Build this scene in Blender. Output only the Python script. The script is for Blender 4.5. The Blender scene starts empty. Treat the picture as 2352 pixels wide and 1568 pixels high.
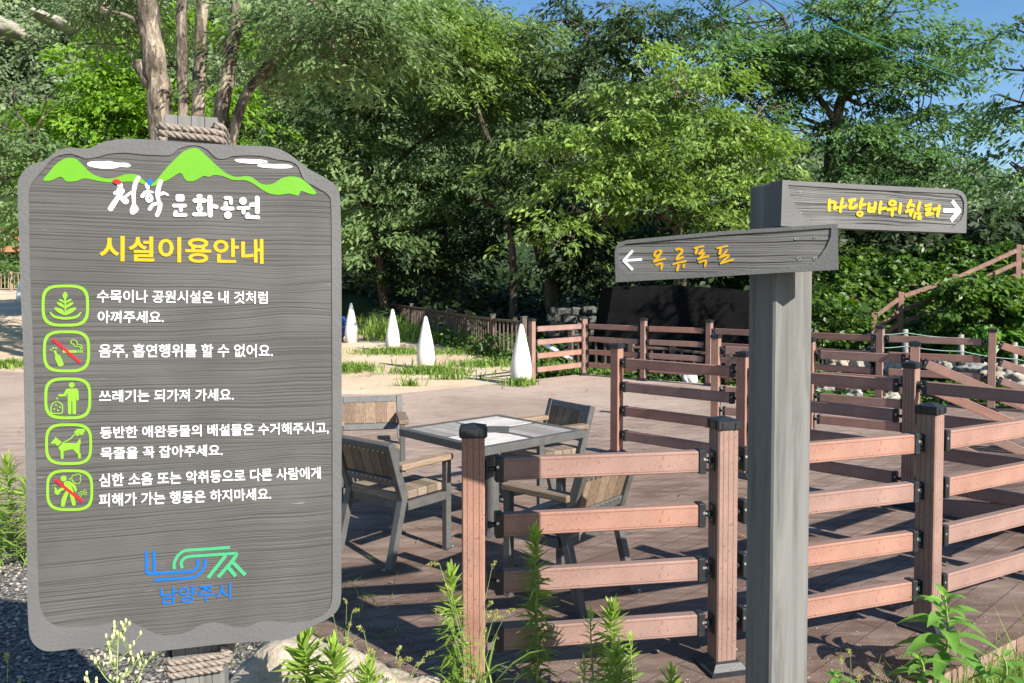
import bpy, math, random
import numpy as np
from mathutils import Vector, Matrix, noise as mnoise
from mathutils.geometry import tessellate_polygon

random.seed(7)
rng = np.random.default_rng(11)
R = math.radians
SC = bpy.context.scene
COL = SC.collection

# ------------------------------------------------------------------ camera, sky, sun, exposure
H = 1.65                       # eye height above the deck
F = 1850.0                     # focal length in units of a 2352 px wide picture
PITCH = R(2.0)
YC = 655 + F * math.tan(PITCH)
cd = bpy.data.cameras.new('camera'); cam = bpy.data.objects.new('camera', cd); COL.objects.link(cam)
cam.location = (0, 0, H); cam.rotation_euler = (R(90) - PITCH, 0, 0)
cd.sensor_width = 36; cd.sensor_fit = 'HORIZONTAL'; cd.lens = 36 * F / 2352
cd.shift_y = -(784 - YC) / 2352
cd.clip_start = 0.05; cd.clip_end = 2000
SC.camera = cam

SUN_EL, SUN_AZ = R(33), R(135)     # azimuth clockwise from +Y: behind the camera, to the right
SUNV = Vector((math.sin(SUN_AZ) * math.cos(SUN_EL), math.cos(SUN_AZ) * math.cos(SUN_EL), math.sin(SUN_EL)))
world = bpy.data.worlds.new('World'); SC.world = world; world.use_nodes = True
wn, wl = world.node_tree.nodes, world.node_tree.links
bg = wn['Background']
sky = wn.new('ShaderNodeTexSky'); sky.sky_type = 'NISHITA'; sky.sun_disc = False
sky.sun_elevation = SUN_EL; sky.sun_rotation = SUN_AZ; sky.altitude = 200; sky.air_density = 1.0; sky.dust_density = 0.4; sky.ozone_density = 2.0
hsv = wn.new('ShaderNodeHueSaturation'); hsv.inputs['Saturation'].default_value = 1.2; wl.new(sky.outputs[0], hsv.inputs['Color']); wl.new(hsv.outputs[0], bg.inputs[0]); bg.inputs[1].default_value = 0.088
sd = bpy.data.lights.new('sun', 'SUN'); sd.energy = 5.0; sd.angle = R(0.53); sd.color = (1, 0.945, 0.86)
sun = bpy.data.objects.new('sun', sd); COL.objects.link(sun)
sun.rotation_euler = SUNV.to_track_quat('Z', 'Y').to_euler(); sun.location = (10, -10, 20)
vs = SC.view_settings; vs.view_transform = 'Standard'; vs.look = 'None'; vs.gamma = 1; vs.exposure = 1.0
SC.cycles.max_bounces = 6; SC.cycles.transparent_max_bounces = 4; SC.cycles.sample_clamp_indirect = 6

# ------------------------------------------------------------------ picture-to-place helpers (used once to find real positions)
FW = Vector((0, math.cos(PITCH), -math.sin(PITCH))); UP = Vector((0, math.sin(PITCH), math.cos(PITCH)))
CAMV = Vector((0, 0, H))
def ray(px, py): return FW * F + Vector((px - 1176, 0, 0)) + UP * (YC - py)
def gp(px, py, z=0.0):
    r = ray(px, py); return CAMV + r * ((z - H) / r.z)
def at(px, py, D):
    r = ray(px, py); return CAMV + r * (D / r.y)

# ------------------------------------------------------------------ materials
def mat(name):
    m = bpy.data.materials.new(name); m.use_nodes = True
    return m, m.node_tree.nodes, m.node_tree.links, m.node_tree.nodes['Principled BSDF']
def N(nodes, t, **kw):
    n = nodes.new(t)
    for k, v in kw.items():
        if k.startswith('i_'):
            key = k[2:]; key = int(key) if key.isdigit() else key
            n.inputs[key].default_value = v
        else: setattr(n, k, v)
    return n
def ramp(nodes, stops):
    n = nodes.new('ShaderNodeValToRGB'); e = n.color_ramp.elements
    while len(e) < len(stops): e.new(0.5)
    for el, (p, c) in zip(e, stops): el.position = p; el.color = (*c, 1)
    return n
def coords(nodes, links, scale=(1, 1, 1), rot=(0, 0, 0), out='Object'):
    t = nodes.new('ShaderNodeTexCoord'); mp = nodes.new('ShaderNodeMapping')
    mp.inputs['Scale'].default_value = scale; mp.inputs['Rotation'].default_value = rot
    links.new(t.outputs[out], mp.inputs[0]); return mp.outputs[0]
def simple(name, col, rough=0.6, metal=0.0, var=0.25, scale=8, bump=0.0, bscale=60, spec=0.4, out='Object'):
    m, n, l, p = mat(name)
    co = coords(n, l, out=out)
    nz = N(n, 'ShaderNodeTexNoise', i_Scale=scale, i_Detail=6, i_Roughness=0.65); l.new(co, nz.inputs['Vector'])
    c = np.array(col)
    rp = ramp(n, [(0.3, tuple(c * (1 - var))), (0.7, tuple(np.minimum(c * (1 + var), 1)))])
    l.new(nz.outputs[0], rp.inputs[0]); l.new(rp.outputs[0], p.inputs['Base Color'])
    p.inputs['Roughness'].default_value = rough; p.inputs['Metallic'].default_value = metal
    p.inputs['Specular IOR Level'].default_value = spec
    if bump:
        b = N(n, 'ShaderNodeTexNoise', i_Scale=bscale, i_Detail=5); l.new(co, b.inputs['Vector'])
        bm = N(n, 'ShaderNodeBump', i_Strength=bump, i_Distance=0.01); l.new(b.outputs[0], bm.inputs['Height']); l.new(bm.outputs[0], p.inputs['Normal'])
    return m
def math_(n, l, op, a, b=None, c=None):
    x = n.new('ShaderNodeMath'); x.operation = op
    for i, v in enumerate((a, b, c)):
        if v is None: continue
        if isinstance(v, (int, float)): x.inputs[i].default_value = v
        else: l.new(v, x.inputs[i])
    return x.outputs[0]
def mixc(n, l, fac, a, b):
    x = n.new('ShaderNodeMix'); x.data_type = 'RGBA'
    for s, v in ((0, fac), (6, a), (7, b)):
        if isinstance(v, (int, float)): x.inputs[s].default_value = v
        elif isinstance(v, tuple): x.inputs[s].default_value = (*v, 1)
        else: l.new(v, x.inputs[s])
    return x.outputs[2]

def composite(name, base, dark, grooves_axis):
    """extruded wood-plastic: faint speckle, dirt flecks, fine dark grooves along the piece"""
    m, n, l, p = mat(name)
    t = n.new('ShaderNodeTexCoord'); co = t.outputs['Object']
    sx = n.new('ShaderNodeSeparateXYZ'); l.new(co, sx.inputs[0])
    fine = N(n, 'ShaderNodeTexNoise', i_Scale=160, i_Detail=3); l.new(co, fine.inputs['Vector'])
    big = N(n, 'ShaderNodeTexNoise', i_Scale=5, i_Detail=4); l.new(co, big.inputs['Vector'])
    c = np.array(base)
    r1 = ramp(n, [(0.3, tuple(c * 0.80)), (0.7, tuple(c * 1.14))]); l.new(big.outputs[0], r1.inputs[0])
    r2 = ramp(n, [(0.25, (0.86, 0.86, 0.86)), (0.6, (1.03, 1.03, 1.03))]); l.new(fine.outputs[0], r2.inputs[0])
    mm = n.new('ShaderNodeMix'); mm.data_type = 'RGBA'; mm.blend_type = 'MULTIPLY'; mm.inputs[0].default_value = 1
    l.new(r1.outputs[0], mm.inputs[6]); l.new(r2.outputs[0], mm.inputs[7])
    fl = N(n, 'ShaderNodeTexNoise', i_Scale=75, i_Detail=2); l.new(co, fl.inputs['Vector'])
    fr = ramp(n, [(0.64, (0, 0, 0)), (0.69, (1, 1, 1))]); l.new(fl.outputs[0], fr.inputs[0])
    col = mixc(n, l, math_(n, l, 'MULTIPLY', fr.outputs[0], 0.5), mm.outputs[2], dark)
    masks = []
    for axis, offs, w in grooves_axis:
        a = sx.outputs['XYZ'.index(axis)]
        for o in offs:
            d = math_(n, l, 'ABSOLUTE', math_(n, l, 'SUBTRACT', a, o))
            masks.append(math_(n, l, 'LESS_THAN', d, w))
    g = masks[0]
    for k in masks[1:]: g = math_(n, l, 'MAXIMUM', g, k)
    col = mixc(n, l, math_(n, l, 'MULTIPLY', g, 0.75), col, dark)
    oi = n.new('ShaderNodeObjectInfo'); vv = N(n, 'ShaderNodeHueSaturation'); l.new(math_(n, l, 'ADD', math_(n, l, 'MULTIPLY', oi.outputs['Random'], 0.2), 0.9), vv.inputs['Value']); l.new(math_(n, l, 'ADD', math_(n, l, 'MULTIPLY', oi.outputs['Random'], 0.25), 0.85), vv.inputs['Saturation']); l.new(col, vv.inputs['Color'])
    st_ = N(n, 'ShaderNodeTexNoise', i_Scale=1.0, i_Detail=6, i_Roughness=0.7); mps = n.new('ShaderNodeMapping'); mps.inputs['Scale'].default_value = (9, 9, 9); l.new(co, mps.inputs[0]); l.new(mps.outputs[0], st_.inputs['Vector'])
    sr_ = ramp(n, [(0.52, (0, 0, 0)), (0.75, (1, 1, 1))]); l.new(st_.outputs[0], sr_.inputs[0])
    col = mixc(n, l, math_(n, l, 'MULTIPLY', sr_.outputs[0], 0.4), vv.outputs[0], (0.24, 0.17, 0.135))
    ge = n.new('ShaderNodeNewGeometry'); sg = n.new('ShaderNodeSeparateXYZ'); l.new(ge.outputs['True Normal'], sg.inputs[0]); top = math_(n, l, 'GREATER_THAN', sg.outputs[2], 0.8)
    col = mixc(n, l, math_(n, l, 'MULTIPLY', top, 0.65), col, (0.17, 0.125, 0.105))   # grime lying on upward faces
    l.new(col, p.inputs['Base Color']); p.inputs['Roughness'].default_value = 0.7; p.inputs['Specular IOR Level'].default_value = 0.25
    bm = N(n, 'ShaderNodeBump', i_Strength=0.25, i_Distance=0.003); l.new(fine.outputs[0], bm.inputs['Height']); l.new(bm.outputs[0], p.inputs['Normal'])
    return m
PINK = (0.30, 0.168, 0.127)
M_post = composite('composite_post', PINK, (0.10, 0.045, 0.035), [('X', (-0.024, 0, 0.024), 0.0017), ('Y', (-0.024, 0, 0.024), 0.0017)])
M_rail = composite('composite_rail', (0.305, 0.172, 0.135), (0.12, 0.05, 0.04), [('Z', (-0.034, 0.034), 0.0013)])
M_oldrail = simple('old_brown_timber', (0.115, 0.080, 0.064), 0.78, var=0.35, scale=10, bump=0.3)  # brown set darker, putting the picket fence's shaded side into the colour
M_bridge = simple('orange_timber', (0.42, 0.17, 0.08), 0.7, var=0.25, scale=6)
M_black = simple('black_plastic', (0.018, 0.02, 0.023), 0.42, var=0.3, scale=30, bump=0.08, bscale=120)
M_steel = simple('grey_steel', (0.105, 0.103, 0.098), 0.45, 0.2, var=0.2, scale=14)
M_zinc = simple('galvanised_steel', (0.5, 0.5, 0.48), 0.35, 0.8, var=0.25, scale=20)
M_concrete_white = simple('white_painted_concrete', (0.82, 0.80, 0.78), 0.65, var=0.07, scale=4, bump=0.05)
def grimy_white():
    m, n, l, p = mat('grimy_white_concrete'); co = coords(n, l); sx = n.new('ShaderNodeSeparateXYZ'); l.new(co, sx.inputs[0])
    nz = N(n, 'ShaderNodeTexNoise', i_Scale=7, i_Detail=7, i_Roughness=0.7); l.new(coords(n, l, (1, 1, 0.3)), nz.inputs['Vector'])
    low = N(n, 'ShaderNodeMapRange', i_1=0.0, i_2=0.38, i_3=0.34, i_4=0.0); l.new(sx.outputs[2], low.inputs[0])
    f = ramp(n, [(0.5, (0, 0, 0)), (0.8, (1, 1, 1))]); l.new(math_(n, l, 'ADD', nz.outputs[0], low.outputs[0]), f.inputs[0])
    l.new(mixc(n, l, math_(n, l, 'MULTIPLY', f.outputs[0], 0.75), (0.72, 0.71, 0.69), (0.42, 0.36, 0.28)), p.inputs['Base Color']); p.inputs['Roughness'].default_value = 0.7; return m
M_cone = grimy_white()
M_whiteplastic = simple('white_plastic', (0.75, 0.76, 0.78), 0.4, var=0.05)

def slat_wood(name, a, b, axis_scale):
    m, n, l, p = mat(name)
    co = coords(n, l, axis_scale)
    nz = N(n, 'ShaderNodeTexNoise', i_Scale=5, i_Detail=8, i_Roughness=0.7, i_Distortion=0.4); l.new(co, nz.inputs['Vector'])
    rp = ramp(n, [(0.28, a), (0.72, b)]); l.new(nz.outputs[0], rp.inputs[0])
    at_ = N(n, 'ShaderNodeAttribute', attribute_name='tint')
    hs = N(n, 'ShaderNodeHueSaturation'); l.new(rp.outputs[0], hs.inputs['Color'])
    l.new(math_(n, l, 'ADD', math_(n, l, 'MULTIPLY', at_.outputs['Fac'], 1.5), 0.3), hs.inputs['Value'])
    l.new(hs.outputs[0], p.inputs['Base Color']); p.inputs['Roughness'].default_value = 0.75; p.inputs['Specular IOR Level'].default_value = 0.25
    bm = N(n, 'ShaderNodeBump', i_Strength=0.5, i_Distance=0.004); l.new(nz.outputs[0], bm.inputs['Height']); l.new(bm.outputs[0], p.inputs['Normal'])
    return m
M_slat_x = slat_wood('seat_timber', (0.105, 0.078, 0.056), (0.275, 0.215, 0.16), (2, 22, 22))
M_slat_z = slat_wood('back_timber', (0.085, 0.055, 0.036), (0.27, 0.19, 0.13), (22, 22, 2))
M_slat_y = slat_wood('arm_timber', (0.115, 0.08, 0.055), (0.29, 0.215, 0.15), (22, 2, 22))
M_tabletop = slat_wood('table_timber', (0.20, 0.18, 0.17), (0.52, 0.48, 0.45), (2, 26, 2))

def sandblasted(name, base, dark, zscale, strength, knots):
    """grey stained timber with raised grain running along local X"""
    m, n, l, p = mat(name)
    t = n.new('ShaderNodeTexCoord'); co = t.outputs['Object']
    warp = N(n, 'ShaderNodeTexNoise', i_Scale=2.2, i_Detail=3); l.new(co, warp.inputs['Vector'])
    sx = n.new('ShaderNodeSeparateXYZ'); l.new(co, sx.inputs[0])
    z = math_(n, l, 'ADD', sx.outputs[2], math_(n, l, 'MULTIPLY', warp.outputs[0], 0.028))
    for kx, kz in knots:   # grain flows round knots
        dx = math_(n, l, 'MULTIPLY', math_(n, l, 'SUBTRACT', sx.outputs[0], kx), 9.0)
        dz = math_(n, l, 'MULTIPLY', math_(n, l, 'SUBTRACT', sx.outputs[2], kz), 22.0)
        d2 = math_(n, l, 'ADD', math_(n, l, 'MULTIPLY', dx, dx), math_(n, l, 'MULTIPLY', dz, dz))
        bump_ = math_(n, l, 'DIVIDE', math_(n, l, 'MULTIPLY', dz, 0.035), math_(n, l, 'ADD', d2, 0.7))
        z = math_(n, l, 'ADD', z, bump_)
    cx = n.new('ShaderNodeCombineXYZ'); l.new(math_(n, l, 'MULTIPLY', sx.outputs[0], 1.4), cx.inputs[0]); l.new(math_(n, l, 'MULTIPLY', z, zscale), cx.inputs[2])
    g = N(n, 'ShaderNodeTexNoise', i_Scale=1.0, i_Detail=2.5, i_Roughness=0.55); l.new(cx.outputs[0], g.inputs['Vector'])
    gr = ramp(n, [(0.36, (0, 0, 0)), (0.50, (0.85, 0.85, 0.85)), (0.7, (1, 1, 1))]); l.new(g.outputs[0], gr.inputs[0])
    blot = N(n, 'ShaderNodeTexNoise', i_Scale=5, i_Detail=4); l.new(co, blot.inputs['Vector'])
    b = np.array(base)
    br = ramp(n, [(0.3, tuple(b * 0.82)), (0.7, tuple(b * 1.2))]); l.new(blot.outputs[0], br.inputs[0])
    col = mixc(n, l, gr.outputs[0], dark, br.outputs[0])
    cx2 = n.new('ShaderNodeCombineXYZ'); l.new(math_(n, l, 'MULTIPLY', sx.outputs[0], 9), cx2.inputs[0]); l.new(math_(n, l, 'MULTIPLY', sx.outputs[2], 140), cx2.inputs[2])
    w = N(n, 'ShaderNodeTexNoise', i_Scale=1, i_Detail=3); l.new(cx2.outputs[0], w.inputs['Vector'])
    wr = ramp(n, [(0.70, (0, 0, 0)), (0.78, (1, 1, 1))]); l.new(w.outputs[0], wr.inputs[0])
    col = mixc(n, l, math_(n, l, 'MULTIPLY', wr.outputs[0], math_(n, l, 'MULTIPLY', blot.outputs[0], 0.9)), col, (0.45, 0.40, 0.36))
    l.new(col, p.inputs['Base Color']); p.inputs['Roughness'].default_value = 0.6; p.inputs['Specular IOR Level'].default_value = 0.35
    bm = N(n, 'ShaderNodeBump', i_Strength=strength, i_Distance=0.004); l.new(gr.outputs[0], bm.inputs['Height']); l.new(bm.outputs[0], p.inputs['Normal'])
    return m
M_panel = sandblasted('sandblasted_panel', (0.086, 0.083, 0.078), (0.058, 0.056, 0.053), 210, 0.4, [(0.25, 1.62), (0.28, 1.24)])
M_arrowpanel = sandblasted('sandblasted_arrow', (0.150, 0.147, 0.140), (0.02, 0.02, 0.02), 210, 0.7, [])
M_border = simple('grey_stain', (0.110, 0.109, 0.107), 0.62, var=0.12, scale=5, bump=0.15, bscale=110)

def postgrain():
    m, n, l, p = mat('grey_post_timber')
    co = coords(n, l, (16, 16, 1.1))
    nz = N(n, 'ShaderNodeTexNoise', i_Scale=1.6, i_Detail=7, i_Roughness=0.62, i_Distortion=0.7); l.new(co, nz.inputs['Vector'])
    rp = ramp(n, [(0.28, (0.095, 0.092, 0.085)), (0.5, (0.165, 0.163, 0.153)), (0.75, (0.205, 0.203, 0.192))]); l.new(nz.outputs[0], rp.inputs[0])
    l.new(rp.outputs[0], p.inputs['Base Color']); p.inputs['Roughness'].default_value = 0.7; p.inputs['Specular IOR Level'].default_value = 0.2
    bm = N(n, 'ShaderNodeBump', i_Strength=0.25, i_Distance=0.004); l.new(nz.outputs[0], bm.inputs['Height']); l.new(bm.outputs[0], p.inputs['Normal'])
    return m
M_post_grey = postgrain()
M_paint = {k: simple('paint_' + k, c, 0.45, var=0.04, scale=12, bump=0.05, bscale=150) for k, c in dict(
    white=(0.74, 0.74, 0.76), yellow=(0.60, 0.335, 0.006), green=(0.11, 0.32, 0.012), lime=(0.19, 0.40, 0.026),
    red=(0.42, 0.016, 0.02), blue=(0.005, 0.115, 0.44), teal=(0.05, 0.32, 0.145)).items()}

def rope_mat():
    return simple('rope_fibre', (0.26, 0.215, 0.18), 0.85, var=0.35, scale=60, bump=0.6, bscale=300)
M_rope = rope_mat()

def deck_mat():
    m, n, l, p = mat('ribbed_deck')
    t = n.new('ShaderNodeTexCoord'); co = t.outputs['Object']
    mp = n.new('ShaderNodeMapping'); mp.inputs['Rotation'].default_value = (0, 0, R(-43)); l.new(co, mp.inputs[0])
    sx = n.new('ShaderNodeSeparateXYZ'); l.new(mp.outputs[0], sx.inputs[0])
    wy = math_(n, l, 'DIVIDE', sx.outputs[1], 0.145)
    fr = math_(n, l, 'FRACT', wy); fl = math_(n, l, 'FLOOR', wy)
    gap = math_(n, l, 'LESS_THAN', fr, 0.035)
    # staggered butt joints
    wn_ = N(n, 'ShaderNodeTexWhiteNoise', noise_dimensions='1D'); l.new(fl, wn_.inputs['W'])
    ux = math_(n, l, 'ADD', math_(n, l, 'DIVIDE', sx.outputs[0], 2.4), wn_.outputs[0])
    bj = math_(n, l, 'LESS_THAN', math_(n, l, 'FRACT', ux), 0.003)
    gap = math_(n, l, 'MAXIMUM', gap, bj)
    cell = n.new('ShaderNodeCombineXYZ'); l.new(fl, cell.inputs[0]); l.new(math_(n, l, 'FLOOR', ux), cell.inputs[1])
    wc = N(n, 'ShaderNodeTexWhiteNoise', noise_dimensions='2D'); l.new(cell.outputs[0], wc.inputs['Vector'])
    base = ramp(n, [(0, (0.112, 0.074, 0.058)), (1, (0.145, 0.096, 0.077))]); l.new(wc.outputs[0], base.inputs[0])
    # sand and dust trodden over the boards, streaked along them, thicker away from the camera towards the sand
    mp2 = n.new('ShaderNodeMapping'); mp2.inputs['Rotation'].default_value = (0, 0, R(-43)); mp2.inputs['Scale'].default_value = (1.2, 5, 1); l.new(co, mp2.inputs[0])
    d1 = N(n, 'ShaderNodeTexNoise', i_Scale=2.2, i_Detail=8, i_Roughness=0.72); l.new(mp2.outputs[0], d1.inputs['Vector'])
    d2 = N(n, 'ShaderNodeTexNoise', i_Scale=0.5, i_Detail=5, i_Roughness=0.6); l.new(co, d2.inputs['Vector'])
    sw = n.new('ShaderNodeSeparateXYZ'); l.new(co, sw.inputs[0])
    far = N(n, 'ShaderNodeMapRange', i_1=4.5, i_2=12.5, i_3=0.0, i_4=0.26); l.new(math_(n, l, 'SUBTRACT', sw.outputs[1], math_(n, l, 'MULTIPLY', sw.outputs[0], 0.55)), far.inputs[0])
    s = math_(n, l, 'ADD', math_(n, l, 'ADD', math_(n, l, 'MULTIPLY', d1.outputs[0], 0.55), math_(n, l, 'MULTIPLY', d2.outputs[0], 0.45)), far.outputs[0])
    dr = ramp(n, [(0.47, (0, 0, 0)), (0.78, (1, 1, 1))]); l.new(s, dr.inputs[0])
    col = mixc(n, l, math_(n, l, 'MULTIPLY', dr.outputs[0], 0.88), base.outputs[0], (0.46, 0.355, 0.295))
    sp = N(n, 'ShaderNodeTexVoronoi', i_Scale=26); l.new(co, sp.inputs['Vector'])
    sr = ramp(n, [(0.035, (1, 1, 1)), (0.06, (0, 0, 0))]); l.new(sp.outputs['Distance'], sr.inputs[0])
    col = mixc(n, l, math_(n, l, 'MULTIPLY', sr.outputs[0], 0.55), col, (0.5, 0.43, 0.36))
    col = mixc(n, l, math_(n, l, 'MULTIPLY', gap, 0.8), col, (0.03, 0.02, 0.018))
    l.new(col, p.inputs['Base Color']); p.inputs['Roughness'].default_value = 0.75; p.inputs['Specular IOR Level'].default_value = 0.25
    rib = math_(n, l, 'SINE', math_(n, l, 'MULTIPLY', sx.outputs[1], 2 * math.pi / 0.0104))
    h = math_(n, l, 'SUBTRACT', math_(n, l, 'MULTIPLY', rib, 0.25), gap)
    h = math_(n, l, 'ADD', h, math_(n, l, 'MULTIPLY', d1.outputs[0], 0.5))
    bm = N(n, 'ShaderNodeBump', i_Strength=0.5, i_Distance=0.004); l.new(h, bm.inputs['Height']); l.new(bm.outputs[0], p.inputs['Normal'])
    return m
M_deck = deck_mat()
def skirt_mat():
    m, n, l, p = mat('deck_skirting')
    co = coords(n, l)
    sx = n.new('ShaderNodeSeparateXYZ'); l.new(co, sx.inputs[0])
    u = math_(n, l, 'DIVIDE', math_(n, l, 'ADD', math_(n, l, 'MULTIPLY', sx.outputs[0], 0.77), math_(n, l, 'MULTIPLY', sx.outputs[1], 0.64)), 0.11)
    gap = math_(n, l, 'LESS_THAN', math_(n, l, 'FRACT', u), 0.06)
    wc = N(n, 'ShaderNodeTexWhiteNoise', noise_dimensions='1D'); l.new(math_(n, l, 'FLOOR', u), wc.inputs['W'])
    rp = ramp(n, [(0, (0.19, 0.10, 0.08)), (1, (0.36, 0.22, 0.18))]); l.new(wc.outputs[0], rp.inputs[0])
    nz = N(n, 'ShaderNodeTexNoise', i_Scale=14, i_Detail=5); l.new(co, nz.inputs['Vector'])
    c2 = mixc(n, l, math_(n, l, 'MULTIPLY', nz.outputs[0], 0.5), rp.outputs[0], (0.30, 0.22, 0.17))
    l.new(mixc(n, l, gap, c2, (0.03, 0.02, 0.015)), p.inputs['Base Color']); p.inputs['Roughness'].default_value = 0.8
    return m
M_skirt = skirt_mat()

def sand_mat():
    m, n, l, p = mat('pale_sand')
    co = coords(n, l)
    a = N(n, 'ShaderNodeTexNoise', i_Scale=0.45, i_Detail=7, i_Roughness=0.6); l.new(co, a.inputs['Vector'])
    rp = ramp(n, [(0.3, (0.45, 0.33, 0.23)), (0.52, (0.58, 0.45, 0.32)), (0.75, (0.62, 0.53, 0.42))]); l.new(a.outputs[0], rp.inputs[0])
    v = N(n, 'ShaderNodeTexNoise', i_Scale=6, i_Detail=6, i_Roughness=0.7); l.new(co, v.inputs['Vector'])
    vr = ramp(n, [(0.62, (0, 0, 0)), (0.72, (1, 1, 1))]); l.new(v.outputs[0], vr.inputs[0])
    col = mixc(n, l, math_(n, l, 'MULTIPLY', vr.outputs[0], 0.35), rp.outputs[0], (0.27, 0.21, 0.14))
    l.new(col, p.inputs['Base Color']); p.inputs['Roughness'].default_value = 0.95; p.inputs['Specular IOR Level'].default_value = 0.1
    bm = N(n, 'ShaderNodeBump', i_Strength=0.6, i_Distance=0.03); l.new(v.outputs[0], bm.inputs['Height']); l.new(bm.outputs[0], p.inputs['Normal'])
    return m
M_sand = sand_mat()
def gravel_mat(name, cols, sc):
    m, n, l, p = mat(name)
    co = coords(n, l)
    v = N(n, 'ShaderNodeTexVoronoi', i_Scale=sc); l.new(co, v.inputs['Vector'])
    sep = n.new('ShaderNodeSeparateColor'); l.new(v.outputs['Color'], sep.inputs[0])
    rp = ramp(n, [(i / (len(cols) - 1), c) for i, c in enumerate(cols)]); l.new(sep.outputs[0], rp.inputs[0])
    dk = ramp(n, [(0.35, (1, 1, 1)), (0.75, (0.25, 0.25, 0.25))]); l.new(v.outputs['Distance'], dk.inputs[0])
    mm = n.new('ShaderNodeMix'); mm.data_type = 'RGBA'; mm.blend_type = 'MULTIPLY'; mm.inputs[0].default_value = 1
    l.new(rp.outputs[0], mm.inputs[6]); l.new(dk.outputs[0], mm.inputs[7]); l.new(mm.outputs[2], p.inputs['Base Color'])
    p.inputs['Roughness'].default_value = 0.85
    inv = math_(n, l, 'SUBTRACT', 1, v.outputs['Distance'])
    bm = N(n, 'ShaderNodeBump', i_Strength=0.9, i_Distance=0.01); l.new(inv, bm.inputs['Height']); l.new(bm.outputs[0], p.inputs['Normal'])
    return m
M_gravel = gravel_mat('grey_gravel', [(0.07, 0.067, 0.063), (0.17, 0.16, 0.15), (0.25, 0.215, 0.18), (0.13, 0.128, 0.125), (0.33, 0.29, 0.24)], 62)
M_soil = simple('soil', (0.10, 0.085, 0.055), 0.95, var=0.6, scale=1.8, bump=0.8, bscale=18, spec=0.1)
M_hill = simple('forest_floor', (0.035, 0.06, 0.022), 0.95, var=0.5, scale=0.12, spec=0.05)
M_rock = simple('pale_rock', (0.33, 0.30, 0.25), 0.85, var=0.5, scale=7, bump=0.9, bscale=22, spec=0.2)
M_boulder = simple('tan_boulder', (0.37, 0.315, 0.245), 0.92, var=0.32, scale=9, bump=1.0, bscale=55, spec=0.15)
M_rockgrey = simple('grey_rock', (0.28, 0.27, 0.25), 0.85, var=0.45, scale=4, bump=0.9, bscale=16, spec=0.2)
M_net = simple('black_netting', (0.0045, 0.0045, 0.005), 0.9, var=0.5, scale=3, bump=1.0, bscale=3, spec=0.1)

def leaf_mat(name, dark, light, trans=0.35, rough=0.5):
    m, n, l, p = mat(name)
    a = N(n, 'ShaderNodeAttribute', attribute_name='tint')
    rp = ramp(n, [(0.0, dark), (1.0, light)]); l.new(a.outputs['Fac'], rp.inputs[0])
    l.new(rp.outputs[0], p.inputs['Base Color']); p.inputs['Roughness'].default_value = rough; p.inputs['Specular IOR Level'].default_value = 0.35
    tr = n.new('ShaderNodeBsdfTranslucent')
    hs = N(n, 'ShaderNodeHueSaturation', i_Hue=0.498, i_Saturation=1.15, i_Value=1.5); l.new(rp.outputs[0], hs.inputs['Color']); l.new(hs.outputs[0], tr.inputs[0])
    mx = n.new('ShaderNodeMixShader'); mx.inputs[0].default_value = trans
    l.new(p.outputs[0], mx.inputs[1]); l.new(tr.outputs[0], mx.inputs[2]); l.new(mx.outputs[0], n['Material Output'].inputs[0])
    return m
L_olive = leaf_mat('leaf_olive', (0.062, 0.108, 0.038), (0.215, 0.315, 0.12))
L_bright = leaf_mat('leaf_bright', (0.078, 0.140, 0.030), (0.27, 0.395, 0.085))
L_lime = leaf_mat('leaf_lime', (0.070, 0.150, 0.020), (0.26, 0.44, 0.05), 0.45)
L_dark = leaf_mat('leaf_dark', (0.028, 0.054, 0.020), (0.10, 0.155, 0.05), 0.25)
L_under = leaf_mat('leaf_under', (0.014, 0.028, 0.010), (0.055, 0.088, 0.026), 0.2)  # darker leaf greens: shade under the canopy is put into the colour
L_deep = leaf_mat('leaf_deep', (0.038, 0.086, 0.030), (0.16, 0.28, 0.085))
L_ivy = leaf_mat('leaf_ivy', (0.030, 0.070, 0.015), (0.13, 0.23, 0.03), 0.3, 0.42)
L_weed = leaf_mat('leaf_weed', (0.085, 0.165, 0.035), (0.33, 0.46, 0.085), 0.35)
L_grass = leaf_mat('leaf_grass', (0.075, 0.15, 0.025), (0.26, 0.38, 0.075), 0.35, 0.55)
L_straw = leaf_mat('leaf_straw', (0.22, 0.17, 0.08), (0.45, 0.40, 0.18), 0.3)
L_broad = leaf_mat('leaf_broad', (0.065, 0.165, 0.03), (0.21, 0.40, 0.075), 0.35, 0.4)
L_far = leaf_mat('leaf_far', (0.060, 0.100, 0.045), (0.18, 0.245, 0.11), 0.2)
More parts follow.
